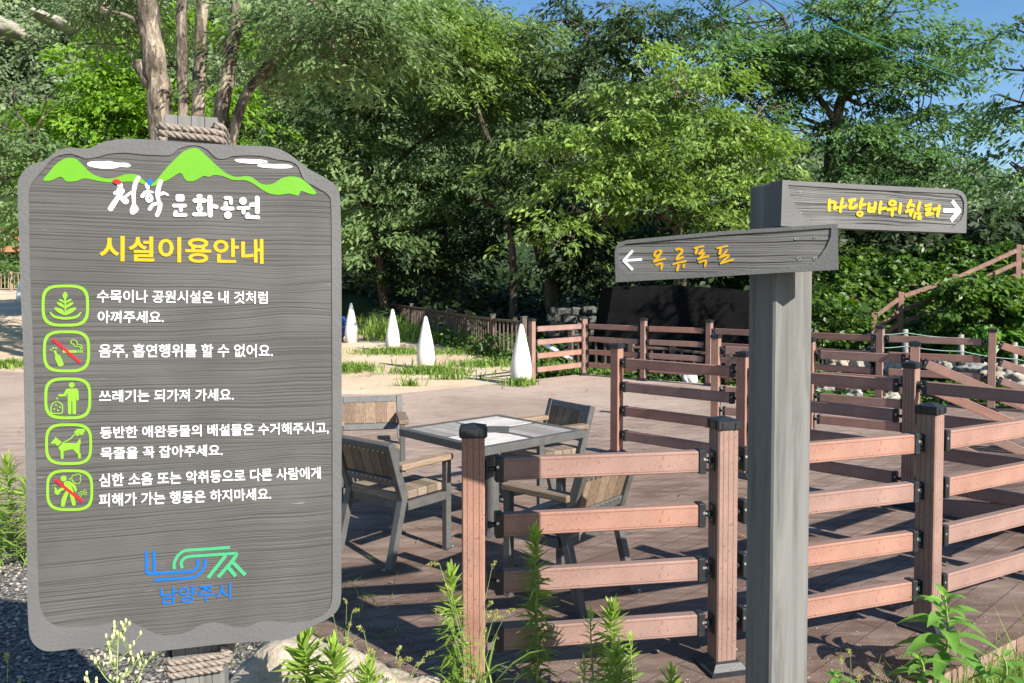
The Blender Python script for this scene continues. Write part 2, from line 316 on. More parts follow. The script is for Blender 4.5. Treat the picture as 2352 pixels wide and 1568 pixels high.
def bark_mat(name, a, b):
    m, n, l, p = mat(name)
    co = coords(n, l, (1, 1, 0.35))
    v = N(n, 'ShaderNodeTexVoronoi', i_Scale=14); l.new(co, v.inputs['Vector'])
    z = N(n, 'ShaderNodeTexNoise', i_Scale=4, i_Detail=8, i_Roughness=0.75); l.new(co, z.inputs['Vector'])
    rp = ramp(n, [(0.40, a), (0.60, b)]); l.new(z.outputs[0], rp.inputs[0]); vc = N(n, 'ShaderNodeTexVoronoi', i_Scale=9); mp_ = n.new('ShaderNodeMapping'); mp_.inputs['Scale'].default_value = (1, 1, 0.4); l.new(z.outputs['Color'], mp_.inputs['Location']); l.new(co, mp_.inputs[0]); l.new(mp_.outputs[0], vc.inputs['Vector'])
    sc_ = n.new('ShaderNodeSeparateColor'); l.new(vc.outputs['Color'], sc_.inputs[0]); hv = N(n, 'ShaderNodeHueSaturation'); l.new(rp.outputs[0], hv.inputs['Color']); l.new(math_(n, l, 'ADD', math_(n, l, 'MULTIPLY', sc_.outputs[0], 0.9), 0.45), hv.inputs['Value'])
    l.new(hv.outputs[0], p.inputs['Base Color'])
    p.inputs['Roughness'].default_value = 0.9; p.inputs['Specular IOR Level'].default_value = 0.15
    h = math_(n, l, 'ADD', v.outputs['Distance'], z.outputs[0])
    bm = N(n, 'ShaderNodeBump', i_Strength=0.9, i_Distance=0.03); l.new(h, bm.inputs['Height']); l.new(bm.outputs[0], p.inputs['Normal'])
    return m
M_bark = bark_mat('bark_pale', (0.055, 0.045, 0.035), (0.30, 0.25, 0.19))
M_bark_dark = bark_mat('bark_dark', (0.035, 0.028, 0.02), (0.13, 0.105, 0.08))

# ------------------------------------------------------------------ mesh helpers
class MB:
    def __init__(s): s.v = []; s.f = []; s.t = []; s.m = []
    def add(s, verts, faces, tint=0.5, mi=0):
        o = len(s.v); s.v.extend([tuple(x) for x in verts]); s.f.extend([tuple(i + o for i in f) for f in faces])
        s.t.extend([tint] * len(faces)); s.m.extend([mi] * len(faces)); return s
    def box(s, c, d, M=None, tint=0.5, mi=0, bev=0.0):
        hx, hy, hz = d[0] / 2, d[1] / 2, d[2] / 2
        if bev > 0:
            b = min(bev, hx * 0.9, hy * 0.9, hz * 0.9); vs_ = []; ix = {}
            for sx in (-1, 1):
                for sy in (-1, 1):
                    for sz in (-1, 1):
                        for ax, q in enumerate(((hx, hy - b, hz - b), (hx - b, hy, hz - b), (hx - b, hy - b, hz))):
                            ix[sx, sy, sz, ax] = len(vs_); vs_.append(Vector((sx * q[0], sy * q[1], sz * q[2])))
            fs = []
            for sg in (-1, 1):
                for ax in range(3):
                    o1, o2 = [a for a in range(3) if a != ax]
                    q = []
                    for a, bb in ((-1, -1), (1, -1), (1, 1), (-1, 1)):
                        k = [0, 0, 0]; k[ax] = sg; k[o1] = a; k[o2] = bb; q.append(ix[k[0], k[1], k[2], ax])
                    fs.append(q)
            for e in range(3):
                o1, o2 = [a for a in range(3) if a != e]
                for a in (-1, 1):
                    for bb in (-1, 1):
                        q = []
                        for se, ax in ((-1, o1), (1, o1), (1, o2), (-1, o2)):
                            k = [0, 0, 0]; k[e] = se; k[o1] = a; k[o2] = bb; q.append(ix[k[0], k[1], k[2], ax])
                        fs.append(q)
            for sx in (-1, 1):
                for sy in (-1, 1):
                    for sz in (-1, 1): fs.append([ix[sx, sy, sz, a] for a in range(3)])
            out = []
            for fc in fs:   # outward winding
                cen = sum((vs_[i] for i in fc), Vector()) / len(fc); nn = (vs_[fc[1]] - vs_[fc[0]]).cross(vs_[fc[2]] - vs_[fc[0]])
                out.append(fc if nn.dot(cen) > 0 else fc[::-1])
            fs = out
        else:
            vs_ = [Vector((x * hx, y * hy, z * hz)) for x in (-1, 1) for y in (-1, 1) for z in (-1, 1)]
            fs = [(0, 1, 3, 2), (4, 6, 7, 5), (0, 4, 5, 1), (2, 3, 7, 6), (0, 2, 6, 4), (1, 5, 7, 3)]
        c = Vector(c)
        vs_ = [(M @ v if M else v) + c for v in vs_]
        return s.add(vs_, fs, tint, mi)
    def bar(s, a, b, w, h, up=(0, 0, 1), tint=0.5, mi=0, bev=0.0):
        a, b = Vector(a), Vector(b); d = (b - a); L = d.length; d.normalize()
        u = Vector(up); y = u.cross(d)
        if y.length < 1e-4: y = Vector((0, 1, 0)).cross(d)
        y.normalize(); z = d.cross(y)
        M = Matrix((d, y, z)).transposed()
        return s.box((a + b) / 2, (L, w, h), M, tint, mi, bev)
    def tube(s, pts, rad, n=8, tint=0.5, mi=0, cap=True):
        pts = [Vector(p) for p in pts]; k = len(pts)
        rad = [rad] * k if isinstance(rad, (int, float)) else rad
        vs_ = []; prev = None
        for i, p in enumerate(pts):
            d = (pts[min(i + 1, k - 1)] - pts[max(i - 1, 0)]).normalized()
            if prev is None:
                x = d.orthogonal().normalized()
            else:
                x = (prev - d * prev.dot(d)); x = x.normalized() if x.length > 1e-5 else d.orthogonal().normalized()
            prev = x; y = d.cross(x)
            for j in range(n):
                a = 2 * math.pi * j / n; vs_.append(p + (x * math.cos(a) + y * math.sin(a)) * rad[i])
        fs = [(i * n + j, i * n + (j + 1) % n, (i + 1) * n + (j + 1) % n, (i + 1) * n + j) for i in range(k - 1) for j in range(n)]
        if cap: fs += [tuple(range(n))[::-1], tuple((k - 1) * n + j for j in range(n))]
        return s.add(vs_, fs, tint, mi)
    def lathe(s, prof, n=24, c=(0, 0, 0), mi=0):
        vs_ = [(c[0] + r * math.cos(2 * math.pi * j / n), c[1] + r * math.sin(2 * math.pi * j / n), c[2] + z) for r, z in prof for j in range(n)]
        fs = [(i * n + j, i * n + (j + 1) % n, (i + 1) * n + (j + 1) % n, (i + 1) * n + j) for i in range(len(prof) - 1) for j in range(n)]
        fs += [tuple(range(n))[::-1], tuple((len(prof) - 1) * n + j for j in range(n))]
        return s.add(vs_, fs, 0.5, mi)
    def ngon(s, loops, y0, y1, mi=0):
        """flat shape(s) in the local XZ plane, front at y0 (towards -Y), back at y1; extra loops are holes"""
        lv = [[Vector((x, z, 0)) for x, z in lp] for lp in loops]
        tris = tessellate_polygon(lv); flat = [p for lp in loops for p in lp]; n = len(flat)
        vs_ = [(x, y0, z) for x, z in flat] + [(x, y1, z) for x, z in flat]; fs = []
        for t in tris:
            a, b, c = (flat[i] for i in t)
            cr = (b[0] - a[0]) * (c[1] - a[1]) - (b[1] - a[1]) * (c[0] - a[0])
            t = tuple(t) if cr > 0 else tuple(t)[::-1]
            fs.append(t); fs.append(tuple(i + n for i in t[::-1]))
        o = 0
        for li, lp in enumerate(loops):
            k = len(lp); area = sum(lp[i][0] * lp[(i + 1) % k][1] - lp[(i + 1) % k][0] * lp[i][1] for i in range(k))
            ccw = (area > 0) == (li == 0)
            for i in range(k):
                q = (o + i, o + i + n, o + (i + 1) % k + n, o + (i + 1) % k)
                fs.append(q if ccw else q[::-1])
            o += k
        return s.add(vs_, fs, 0.5, mi)
def mesh_np(name, v, f, tint=None, mi=None, smooth=False):
    v = np.asarray(v, np.float32).reshape(-1, 3); me = bpy.data.meshes.new(name)
    if isinstance(f, np.ndarray):
        nf, k = f.shape; loops = f.reshape(-1).astype(np.int32); starts = np.arange(nf, dtype=np.int32) * k
    else:
        nf = len(f); loops = np.array([i for q in f for i in q], np.int32); ln = np.array([len(q) for q in f]); starts = np.concatenate([[0], np.cumsum(ln)[:-1]]).astype(np.int32)
    me.vertices.add(len(v)); me.vertices.foreach_set('co', v.reshape(-1))
    me.loops.add(len(loops)); me.loops.foreach_set('vertex_index', loops)
    me.polygons.add(nf); me.polygons.foreach_set('loop_start', starts)
    if mi is not None: me.polygons.foreach_set('material_index', np.asarray(mi, np.int32))
    me.polygons.foreach_set('use_smooth', np.full(nf, bool(smooth)))
    if tint is not None:
        a = me.attributes.new('tint', 'FLOAT', 'FACE'); a.data.foreach_set('value', np.asarray(tint, np.float32))
    me.update(calc_edges=True); me.validate(); return me
def link(name, me, mats, parent=None, loc=(0, 0, 0), rz=0.0):
    if mats is not None:
        for m in (mats if isinstance(mats, (list, tuple)) else [mats]): me.materials.append(m)
    o = bpy.data.objects.new(name, me); COL.objects.link(o); o.location = loc; o.rotation_euler = (0, 0, rz)
    if parent: o.parent = parent
    return o
def obj(name, b, mats, parent=None, loc=(0, 0, 0), rz=0.0, smooth=False):
    return link(name, mesh_np(name, b.v, b.f, b.t, b.m, smooth), mats, parent, loc, rz)
def tag(o, label, cat, group=None, kind=None):
    if label: o['label'] = label
    if cat: o['category'] = cat
    if group: o['group'] = group
    if kind: o['kind'] = kind
    return o
def thing(name, label, cat, loc=(0, 0, 0), rz=0.0, group=None):
    o = bpy.data.objects.new(name, None); COL.objects.link(o); o.location = loc; o.rotation_euler = (0, 0, rz); o.empty_display_size = 0.2
    return tag(o, label, cat, group)
def copy_tree(o, parent=None):
    c = o.copy(); COL.objects.link(c); c.parent = parent
    for ch in list(o.children): copy_tree(ch, c)
    return c
def cr(pts, k=6, closed=False):
    """Catmull-Rom resample of 2-D or 3-D points"""
    P = [np.array(p, float) for p in pts]; n = len(P)
    if n < 3 and not closed: return [tuple(p) for p in P]
    out = []
    for i in range(n if closed else n - 1):
        p1, p2 = P[i], P[(i + 1) % n]
        p0 = P[i - 1] if (closed or i > 0) else 2 * p1 - p2
        p3 = P[(i + 2) % n] if (closed or i + 2 < n) else 2 * p2 - p1
        for j in range(k):
            t = j / k
            out.append(tuple(0.5 * (2 * p1 + (p2 - p0) * t + (2 * p0 - 5 * p1 + 4 * p2 - p3) * t * t + (3 * p1 - p0 - 3 * p2 + p3) * t ** 3)))
    if not closed: out.append(tuple(P[-1]))
    return out

# ------------------------------------------------------------------ GROUND, SAND, GRAVEL, DECK, HILLS
def sst(a, b, x):
    t = np.clip((x - a) / (b - a), 0, 1); return t * t * (3 - 2 * t)
FENCE_XY = [(0.45, 13.6), (0.25, 17.2), (-0.45, 18.7), (-1.14, 20.8), (-1.8, 22.9), (-2.54, 25.0), (-3.4, 27.2), (-4.3, 29.5), (-5.4, 31.8), (-6.5, 34.0), (-9, 39), (-13, 46)]
def xr(y): return np.interp(y, [p[1] for p in FENCE_XY], [p[0] for p in FENCE_XY])
def sandz(x, y): return -0.01 + 0.045 * np.clip(y - 15, 0, 40) * (0.13 + 0.87 * sst(8, 18, -x))
def groundz(x, y):
    h = -0.13 - 0.09 * sst(0.8, 2.2, x) * (1 - sst(4, 7, y))
    h = h - 0.75 * sst(11.5, 13.5, y) * sst(-1, 1, x - xr(np.clip(y, 13.6, 46)))
    h = h + (sandz(x, y) - 0.05 + 0.13) * (1 - sst(-0.6, 0.6, x - xr(np.clip(y, 13.6, 46)))) * sst(6, 12, y)
    h = h + 3.0 * sst(15, 22, y + 0.35 * (x - 8)) * sst(4.2, 8.5, x)           # bank to the right
    q = sst(-3, 1, x - xr(np.clip(y, 13.6, 46)))
    h = h + 0.10 * np.clip(y - 24, 0, 60) * q + 0.28 * np.clip(y - 46.5, 0, 30) * (1 - q) + 0.9 * sst(25, 29, y) * sst(-3, 1, x - xr(np.clip(y, 13.6, 46)))
    return h
xs = np.concatenate([np.linspace(-70, -12, 40), np.linspace(-11.5, 14, 150), np.linspace(15, 70, 40)])
ys = np.concatenate([np.linspace(-6, 30, 180), np.linspace(31, 95, 50)])
def grid_mesh(name, xs, ys, zf, smooth=True):
    X, Y = np.meshgrid(xs, ys); Z = zf(X, Y)
    nx, ny = len(xs), len(ys); i = np.arange(nx * ny).reshape(ny, nx)
    f = np.stack([i[:-1, :-1], i[:-1, 1:], i[1:, 1:], i[1:, :-1]], -1).reshape(-1, 4)
    return mesh_np(name, np.stack([X, Y, Z], -1), f, smooth=smooth)
g = link('ground', grid_mesh('ground', xs, ys, groundz), [M_soil, M_hill])
g.data.polygons.foreach_set('material_index', (np.repeat((ys[:-1] + ys[1:]) / 2, len(xs) - 1) > 21).astype(np.int32)); tag(g, None, None, kind='structure')
# sand sheet, its right edge along the picket fence
ny, nx = 90, 60
Ys = np.linspace(9.5, 46, ny); T = np.linspace(0, 1, nx) ** 0.5
V = np.zeros((ny, nx, 3))
for j, y in enumerate(Ys):
    right = float(xr(max(y, 13.6))) - 0.25 + 0.25 * math.sin(y * 1.7); V[j, :, 0] = -45 + (right + 45) * T; V[j, :, 1] = y
V[..., 2] = sandz(V[..., 0], V[..., 1]) + 0.02 * np.sin(V[..., 0] * 1.3) * np.sin(V[..., 1] * 0.9) * sst(15, 18, V[..., 1])
i = np.arange(ny * nx).reshape(ny, nx)
sand = link('sand', mesh_np('sand', V, np.stack([i[:-1, :-1], i[:-1, 1:], i[1:, 1:], i[1:, :-1]], -1).reshape(-1, 4), smooth=True), M_sand); tag(sand, None, None, kind='structure')
# gravel in front of the deck on the left
gx, gy = np.linspace(-7, 0.2, 60), np.linspace(0.8, 6.4, 50)
grav = link('gravel', grid_mesh('gravel', gx, gy, lambda x, y: -0.075 + 0.02 * np.sin(x * 3) * np.sin(y * 2.3)), M_gravel); tag(grav, None, None, kind='structure')

DECK = [(-16, 8.6), (-3.5, 5.35), (-0.78, 3.62), (-0.35, 2.95), (0.9, 2.78), (2.05, 3.5), (3.25, 4.3), (4.0, 4.75), (7.4, 7.6), (7.6, 10.4), (6.35, 10.75),
        (5.25, 11.55), (4.3, 12.5), (3.3, 13.45), (2.3, 14.15), (1.35, 15.0), (0.25, 13.95), (-0.84, 12.95), (-1.86, 12.15), (-3.2, 12.2), (-6, 13.6), (-10, 15.6), (-16, 17)]
def slab(name, poly, z0, z1, mats):
    tris = tessellate_polygon([[Vector((x, y, 0)) for x, y in poly]]); n = len(poly); fs = []; mi = []
    for t in tris:
        a, b, c = (poly[k] for k in t); s_ = (b[0] - a[0]) * (c[1] - a[1]) - (b[1] - a[1]) * (c[0] - a[0])
        fs.append(tuple(t) if s_ > 0 else tuple(t)[::-1]); mi.append(0)
    ar = sum(poly[k][0] * poly[(k + 1) % n][1] - poly[(k + 1) % n][0] * poly[k][1] for k in range(n))
    zz = z0 if callable(z0) else (lambda x, y: z0)
    vs_ = [(x, y, zz(x, y)) for x, y in poly] + [(x, y, z1) for x, y in poly]
    for k in range(n):
        q = (k, k + n, (k + 1) % n + n, (k + 1) % n); fs.append(q if ar > 0 else q[::-1]); mi.append(1)
    return link(name, mesh_np(name, vs_, fs, None, mi), mats)
deck = slab('deck', DECK, 0.0, -0.98, [M_deck, M_skirt]); tag(deck, None, None, kind='structure')
ramp_o = slab('ramp', [(2.62, 6.42), (3.66, 5.02), (5.6, 6.6), (4.25, 7.9)], lambda x, y: 0.008 + 0.21 * float(sst(0.2, 1.75, ((x - 2.62) * 0.6 - (y - 6.42) * 0.8))), -0.02, [M_deck, M_skirt]); tag(ramp_o, None, None, kind='structure')

# far wooded hills
def hillz(x, y):
    ridge = np.interp(x / np.maximum(y, 1), [-0.75, -0.45, -0.1, 0.1, 0.35, 0.65, 0.9], [0.50, 0.46, 0.36, 0.255, 0.17, 0.12, 0.11])
    t = sst(60, 170, y)
    return -2 + (ridge * 170 + 1.65) * t * (1 - 0.15 * sst(170, 230, y)) + 2.5 * np.sin(x * 0.11) * np.sin(y * 0.09) * t
hx, hy = np.linspace(-190, 190, 100), np.linspace(55, 230, 60)
hills = link('hills', grid_mesh('hills', hx, hy, hillz), M_hill); tag(hills, None, None, kind='structure')

# ------------------------------------------------------------------ FOLIAGE
def norm(a): return a / np.maximum(np.linalg.norm(a, axis=-1, keepdims=True), 1e-6)
def leaf_quads(c, d, s, L, W, droop=0.0):
    """diamond leaves folded a little: base, left, tip, right"""
    L = np.asarray(L).reshape(-1, 1); W = np.asarray(W).reshape(-1, 1)
    mid = c + d * L * 0.45; tip = c + d * L; tip[:, 2] -= (droop * L[:, 0])
    v = np.stack([c, mid + s * W * 0.5, tip, mid - s * W * 0.5], 1)
    return v
def quads_mesh(name, v, tint):
    n = len(v); f = np.arange(n * 4).reshape(n, 4)
    return mesh_np(name, v.reshape(-1, 3), f, tint)
def sprays(lobes, per_m2, leaf_n, L, W, size, flat=0.25, hang=0.3, front=True, core=0.35):
    """lobes: (centre, radii). Leaf sprays through each lobe, denser near its surface."""
    C = []; O = []; TT = []
    for c, r in lobes:
        c = np.array(c); r = np.array(r)
        area = 4 * math.pi * ((r[0] * r[1]) ** 1.6 / 3 + (r[0] * r[2]) ** 1.6 / 3 + (r[1] * r[2]) ** 1.6 / 3) ** (1 / 1.6)
        n = max(10, int(area * per_m2)); nc = max(3, int(n / 9))
        u = norm(rng.normal(size=(nc, 3)))
        if front: u[:, 1] = np.where((u[:, 1] > 0.25) & (rng.random(nc) < 0.7), -u[:, 1], u[:, 1])
        cc = c + u * r * (core + (1.1 - core) * rng.random((nc, 1)) ** 0.5)
        k = rng.integers(0, nc, n); off = rng.normal(size=(n, 3)) * size * np.array([0.62, 0.62, 0.13])
        off[:, 2] -= 0.22 * (off[:, 0] ** 2 + off[:, 1] ** 2) / size
        C.append(cc[k] + off)
        o = u[k] * np.array([0.7, 0.7, 0.2]) + off / size * np.array([1.2, 1.2, 0]) + rng.normal(size=(n, 3)) * 0.25; o[:, 2] *= 0.4; o[:, 2] -= 0.12; O.append(norm(o))
        TT.append(rng.random(nc)[k])
    TT = np.concatenate(TT)
    C = np.concatenate(C); O = np.concatenate(O); n = len(C)
    sz = size * rng.uniform(0.5, 1.0, n)
    up = norm(np.array([0, 0, 1.0]) + rng.normal(size=(n, 3)) * 0.25)
    S = norm(np.cross(O, up)); Un = norm(np.cross(S, O))
    m = n * leaf_n; k = np.repeat(np.arange(n), leaf_n)
    a = rng.uniform(-0.6, 0.6, m); b = np.clip(rng.normal(size=m) * 0.3, -0.7, 0.7) * (1 - 0.5 * np.abs(a)); h = rng.normal(size=m) * flat * 0.4
    P = C[k] + O[k] * (a * sz[k])[:, None] + S[k] * (b * sz[k])[:, None] + Un[k] * (h * sz[k])[:, None]
    P[:, 2] -= hang * sz[k] * (np.maximum(a + 0.3, 0)) ** 2
    d = norm(O[k] + S[k] * (rng.normal(size=m) * 0.8)[:, None] + np.array([0, 0, -1.0]) * rng.uniform(0.0, 0.9, m)[:, None] + rng.normal(size=(m, 3)) * 0.25)
    s = norm(np.cross(d, norm(Un[k] + rng.normal(size=(m, 3)) * 0.45)))
    ls = rng.uniform(0.6, 1.25, m)
    v = leaf_quads(P, d, s, L * ls, W * ls, 0.1)
    tint = np.clip(np.repeat(TT * 0.5 + rng.random(n) * 0.25, leaf_n) + rng.random(m) * 0.3, 0, 1)
    return v, tint
def lobe(px, py, rx, ry, D, depth=None):
    c = at(px, py, D); k = D / F
    return (c, (rx * k, depth if depth else max(rx * k * 0.8, 1.0), ry * k))
def tree(name, label, D, trunks, lobes, leafm, barkm, per_m2=3.0, leaf_n=46, L=0.13, W=0.05, size=0.75, group=None, twigs=3, flat=0.22, hang=0.3, depth=None, core=0.35):
    """trunks: list of (pixel polyline, r0, r1); the first one's foot is the tree's base"""
    tp = []
    for pl, r0, r1 in trunks:
        pts = [np.array(at(p[0], p[1], D + (p[2] if len(p) > 2 else 0))) for p in pl]
        tp.append((pts, r0, r1))
    base = tp[0][0][0].copy(); base[2] = float(groundz(base[0], base[1])) - 0.1
    for pts, _, _ in tp[:1]: pts[0] = base.copy()
    root = thing(name, label, 'tree', tuple(base), 0, group)
    b = MB(); LB = [lobe(*l[:4], D + (l[4] if len(l) > 4 else 0), depth) for l in lobes]
    allp = []
    for pts, r0, r1 in tp:
        sm = [np.array(q) for q in cr([p - base for p in pts], 7)]
        n = len(sm); wob = r0 * 0.25
        sm = [q + np.array([math.sin(i * 1.3 + r0 * 90) * wob, math.cos(i * 1.1) * wob, 0]) * (0.3 if 0 < i < n - 1 else 0) for i, q in enumerate(sm)]
        b.tube(sm, [r0 + (r1 - r0) * (i / (n - 1)) ** 0.8 for i in range(n)], 10)
        allp += [(q, r0 + (r1 - r0) * (i / (n - 1))) for i, q in enumerate(sm)][n // 3:]
    for c, r in LB:     # limbs out to the lobes, forking into twigs
        cl = np.array(c) - base
        q, rr = min(allp, key=lambda t: np.linalg.norm(t[0] - cl) + 0.9 * max(0, t[0][2] - cl[2]))
        for k in range(twigs):
            e = cl + rng.normal(size=3) * np.array(r) * 0.5
            mid = (q + e) / 2 + rng.normal(size=3) * 0.18 + np.array([0, 0, -0.12])
            w = min(rr * 0.55, 0.07)
            path = cr([q, mid, e], 5); b.tube(path, [w + (0.012 - w) * i / (len(path) - 1) for i in range(len(path))], 6)
            for z in range(2):
                p0 = np.array(path[6 + z * 2]); e2 = p0 + (e - q) * 0.3 + rng.normal(size=3) * np.array(r) * 0.45
                pm = (p0 + e2) / 2 + rng.normal(size=3) * 0.1
                b.tube(cr([p0, pm, e2], 4), [0.02 - 0.0018 * i for i in range(9)], 5)
    obj('trunk', b, barkm, root, smooth=True)
    v, t = sprays(LB, per_m2, leaf_n, L, W, size, flat, hang, core=core)
    v = v - base.reshape(1, 1, 3)
    link('crown', quads_mesh('crown', v.astype(np.float32), t), leafm, root)
    return root

TG = 'trees behind the deck'
tree('multi_stemmed_tree', 'tall tree with several pale flaking trunks rising behind the grey information sign', 13.0,
     [([(395, 700), (372, 300), (356, 150), (338, 0), (330, -150)], 0.22, 0.15), ([(418, 700), (421, 290), (417, 100), (420, -120)], 0.10, 0.08),
      ([(432, 700), (453, 280), (462, 80), (470, -120)], 0.12, 0.085), ([(450, 700), (505, 290), (532, 110), (558, -60)], 0.14, 0.10),
      ([(470, 690), (540, 290), (600, 170), (690, 90), (860, 50)], 0.10, 0.05), ([(360, 210), (330, 165), (322, 140)], 0.13, 0.10), ([(352, 90), (300, 40), (230, 20)], 0.05, 0.02)],
     [(290, 60, 80, 45, 1.5), (215, -5, 90, 50, 1), (690, 105, 130, 50, 1), (830, 70, 110, 55), (760, 10, 170, 50), (640, 180, 60, 35, 1.5), (500, -90, 160, 45, 1.5), (330, -90, 120, 45, 1), (700, 40, 110, 50), (770, 130, 120, 40), (880, 110, 80, 40)],
     L_olive, M_bark, per_m2=3.4, leaf_n=40, L=0.15, W=0.048, size=0.8, depth=1.3, hang=0.6)
tree('bright_green_tree', 'tall lime green tree lit by the sun, behind the pale trunks on the left', 27.0,
     [([(330, 640), (330, 400), (335, 200), (330, 20)], 0.28, 0.06)],
     [(190, 180, 90, 110), (300, 150, 100, 120), (430, 150, 90, 150), (250, 310, 170, 100), (440, 330, 110, 120), (330, 420, 200, 80), (510, 250, 70, 110), (160, 380, 90, 80)],
     L_lime, M_bark_dark, per_m2=2.8, leaf_n=44, L=0.24, W=0.11, size=1.2, group=TG)
tree('olive_tree', 'dull olive tree at the far left edge, left of the lime green one', 21.0,
     [([(110, 640), (90, 450), (70, 300)], 0.2, 0.06)],
     [(40, 260, 90, 100), (95, 400, 100, 100), (10, 430, 60, 90), (130, 500, 100, 70), (20, 560, 50, 45, 1), (190, 560, 100, 60)],
     L_olive, M_bark_dark, per_m2=3.0, leaf_n=42, L=0.19, W=0.075, size=0.9, group=TG)
tree('broadleaf_tree', 'broad grey green tree with a thin leaning trunk, between the sign and the white cones', 29.0,
     [([(885, 705), (872, 600), (858, 500), (850, 380), (880, 200), (960, 60)], 0.20, 0.07), ([(858, 500), (780, 380), (700, 280)], 0.11, 0.05), ([(852, 430), (960, 330), (1080, 250)], 0.11, 0.04)],
     [(690, 260, 110, 90), (780, 170, 120, 100), (900, 240, 140, 110), (840, 380, 150, 100), (690, 420, 110, 110), (980, 130, 150, 90), (1060, 320, 130, 130), (980, 450, 140, 80), (880, 540, 110, 45, -1), (1130, 200, 90, 110)],
     L_olive, M_bark_dark, per_m2=2.6, leaf_n=46, L=0.25, W=0.095, size=1.2, group=TG)
tree('pale_topped_tree', 'pale yellowish tree with drooping sprays at the top centre of the picture', 26.0,
     [([(1180, 705), (1175, 560), (1140, 380), (1080, 200), (1040, 40)], 0.14, 0.06)],
     [(960, 70, 110, 60), (1080, 45, 130, 60), (1130, 150, 90, 60), (1010, 160, 80, 50), (1060, 110, 90, 50)],
     L_bright, M_bark_dark, per_m2=3.0, leaf_n=46, L=0.22, W=0.065, size=1.2, group=TG, hang=0.6)
tree('gnarled_tree', 'dark forked tree with an open crown, above the low stone wall', 26.5,
     [([(1290, 712), (1250, 600), (1215, 480), (1265, 380), (1310, 250), (1350, 80)], 0.30, 0.08), ([(1225, 520), (1120, 470), (1040, 430)], 0.12, 0.05), ([(1265, 380), (1400, 260), (1480, 150)], 0.1, 0.04)],
     [(1330, 70, 130, 80), (1250, 170, 80, 60), (1440, 150, 110, 90), (1330, 270, 110, 60), (1180, 300, 90, 90), (1190, 440, 110, 60), (1460, 40, 110, 60), (1280, 390, 90, 50)],
     L_dark, M_bark_dark, per_m2=2.6, leaf_n=42, L=0.23, W=0.085, size=1.15, group=TG)
tree('layered_tree', 'bright yellow green tree with layered sprays, left of the wooden direction sign', 19.0,
     [([(1570, 660, 2.5), (1560, 560, 2), (1550, 450, 1), (1530, 320), (1590, 180)], 0.20, 0.06), ([(1555, 480, 1), (1460, 420), (1340, 390)], 0.09, 0.03), ([(1555, 440, 1), (1650, 330), (1730, 280)], 0.09, 0.03), ([(1560, 520, 1), (1480, 490), (1330, 500)], 0.06, 0.02)],
     [(1280, 345, 90, 38), (1390, 300, 90, 45), (1500, 290, 110, 45), (1600, 190, 110, 60), (1690, 250, 110, 60), (1480, 380, 120, 40), (1620, 350, 110, 45), (1740, 340, 90, 45), (1400, 440, 110, 38), (1290, 530, 45, 28, -0.6), (1560, 450, 120, 38), (1710, 430, 90, 40), (1640, 510, 90, 35), (1330, 390, 80, 30), (1480, 180, 80, 50)],
     L_bright, M_bark, per_m2=4.0, leaf_n=46, L=0.16, W=0.062, size=0.95, group=TG)
tree('tall_tree', 'tall spreading tree behind the direction sign, reaching the top of the picture', 22.0,
     [([(1915, 650), (1910, 500), (1905, 380), (1930, 240), (1985, 80), (2010, -60)], 0.24, 0.08), ([(1910, 420), (2010, 320), (2110, 260)], 0.1, 0.04), ([(1920, 280), (1840, 160), (1800, 40)], 0.1, 0.04)],
     [(1650, 50, 110, 70, 1.5), (1780, 60, 110, 80), (1900, 90, 110, 80), (2040, 60, 130, 80), (2140, 130, 90, 100), (1830, 200, 110, 60), (1990, 210, 110, 60), (2110, 290, 100, 55), (1930, 320, 120, 45), (2050, 370, 110, 40), (1840, 400, 90, 40), (2160, 400, 60, 40), (1760, 150, 80, 60), (1960, 20, 120, 50), (1700, 190, 90, 60), (1750, 270, 80, 50), (1640, 120, 80, 60), (1850, 120, 90, 60), (2000, 140, 90, 60)],
     L_deep, M_bark_dark, per_m2=3.4, leaf_n=46, L=0.185, W=0.068, size=1.0, group=TG)
tree('shaded_tree', 'dark tree cut off by the right edge of the picture', 12.5,
     [([(2440, 700), (2430, 500), (2410, 250), (2380, 0)], 0.16, 0.06)],
     [(2335, 90, 60, 60), (2330, 210, 55, 45), (2310, 300, 50, 40), (2345, 400, 60, 50), (2400, 150, 60, 150), (2410, 400, 60, 100)],
     L_deep, M_bark_dark, per_m2=4.2, leaf_n=40, L=0.12, W=0.045, size=0.65, group=TG, depth=0.9)
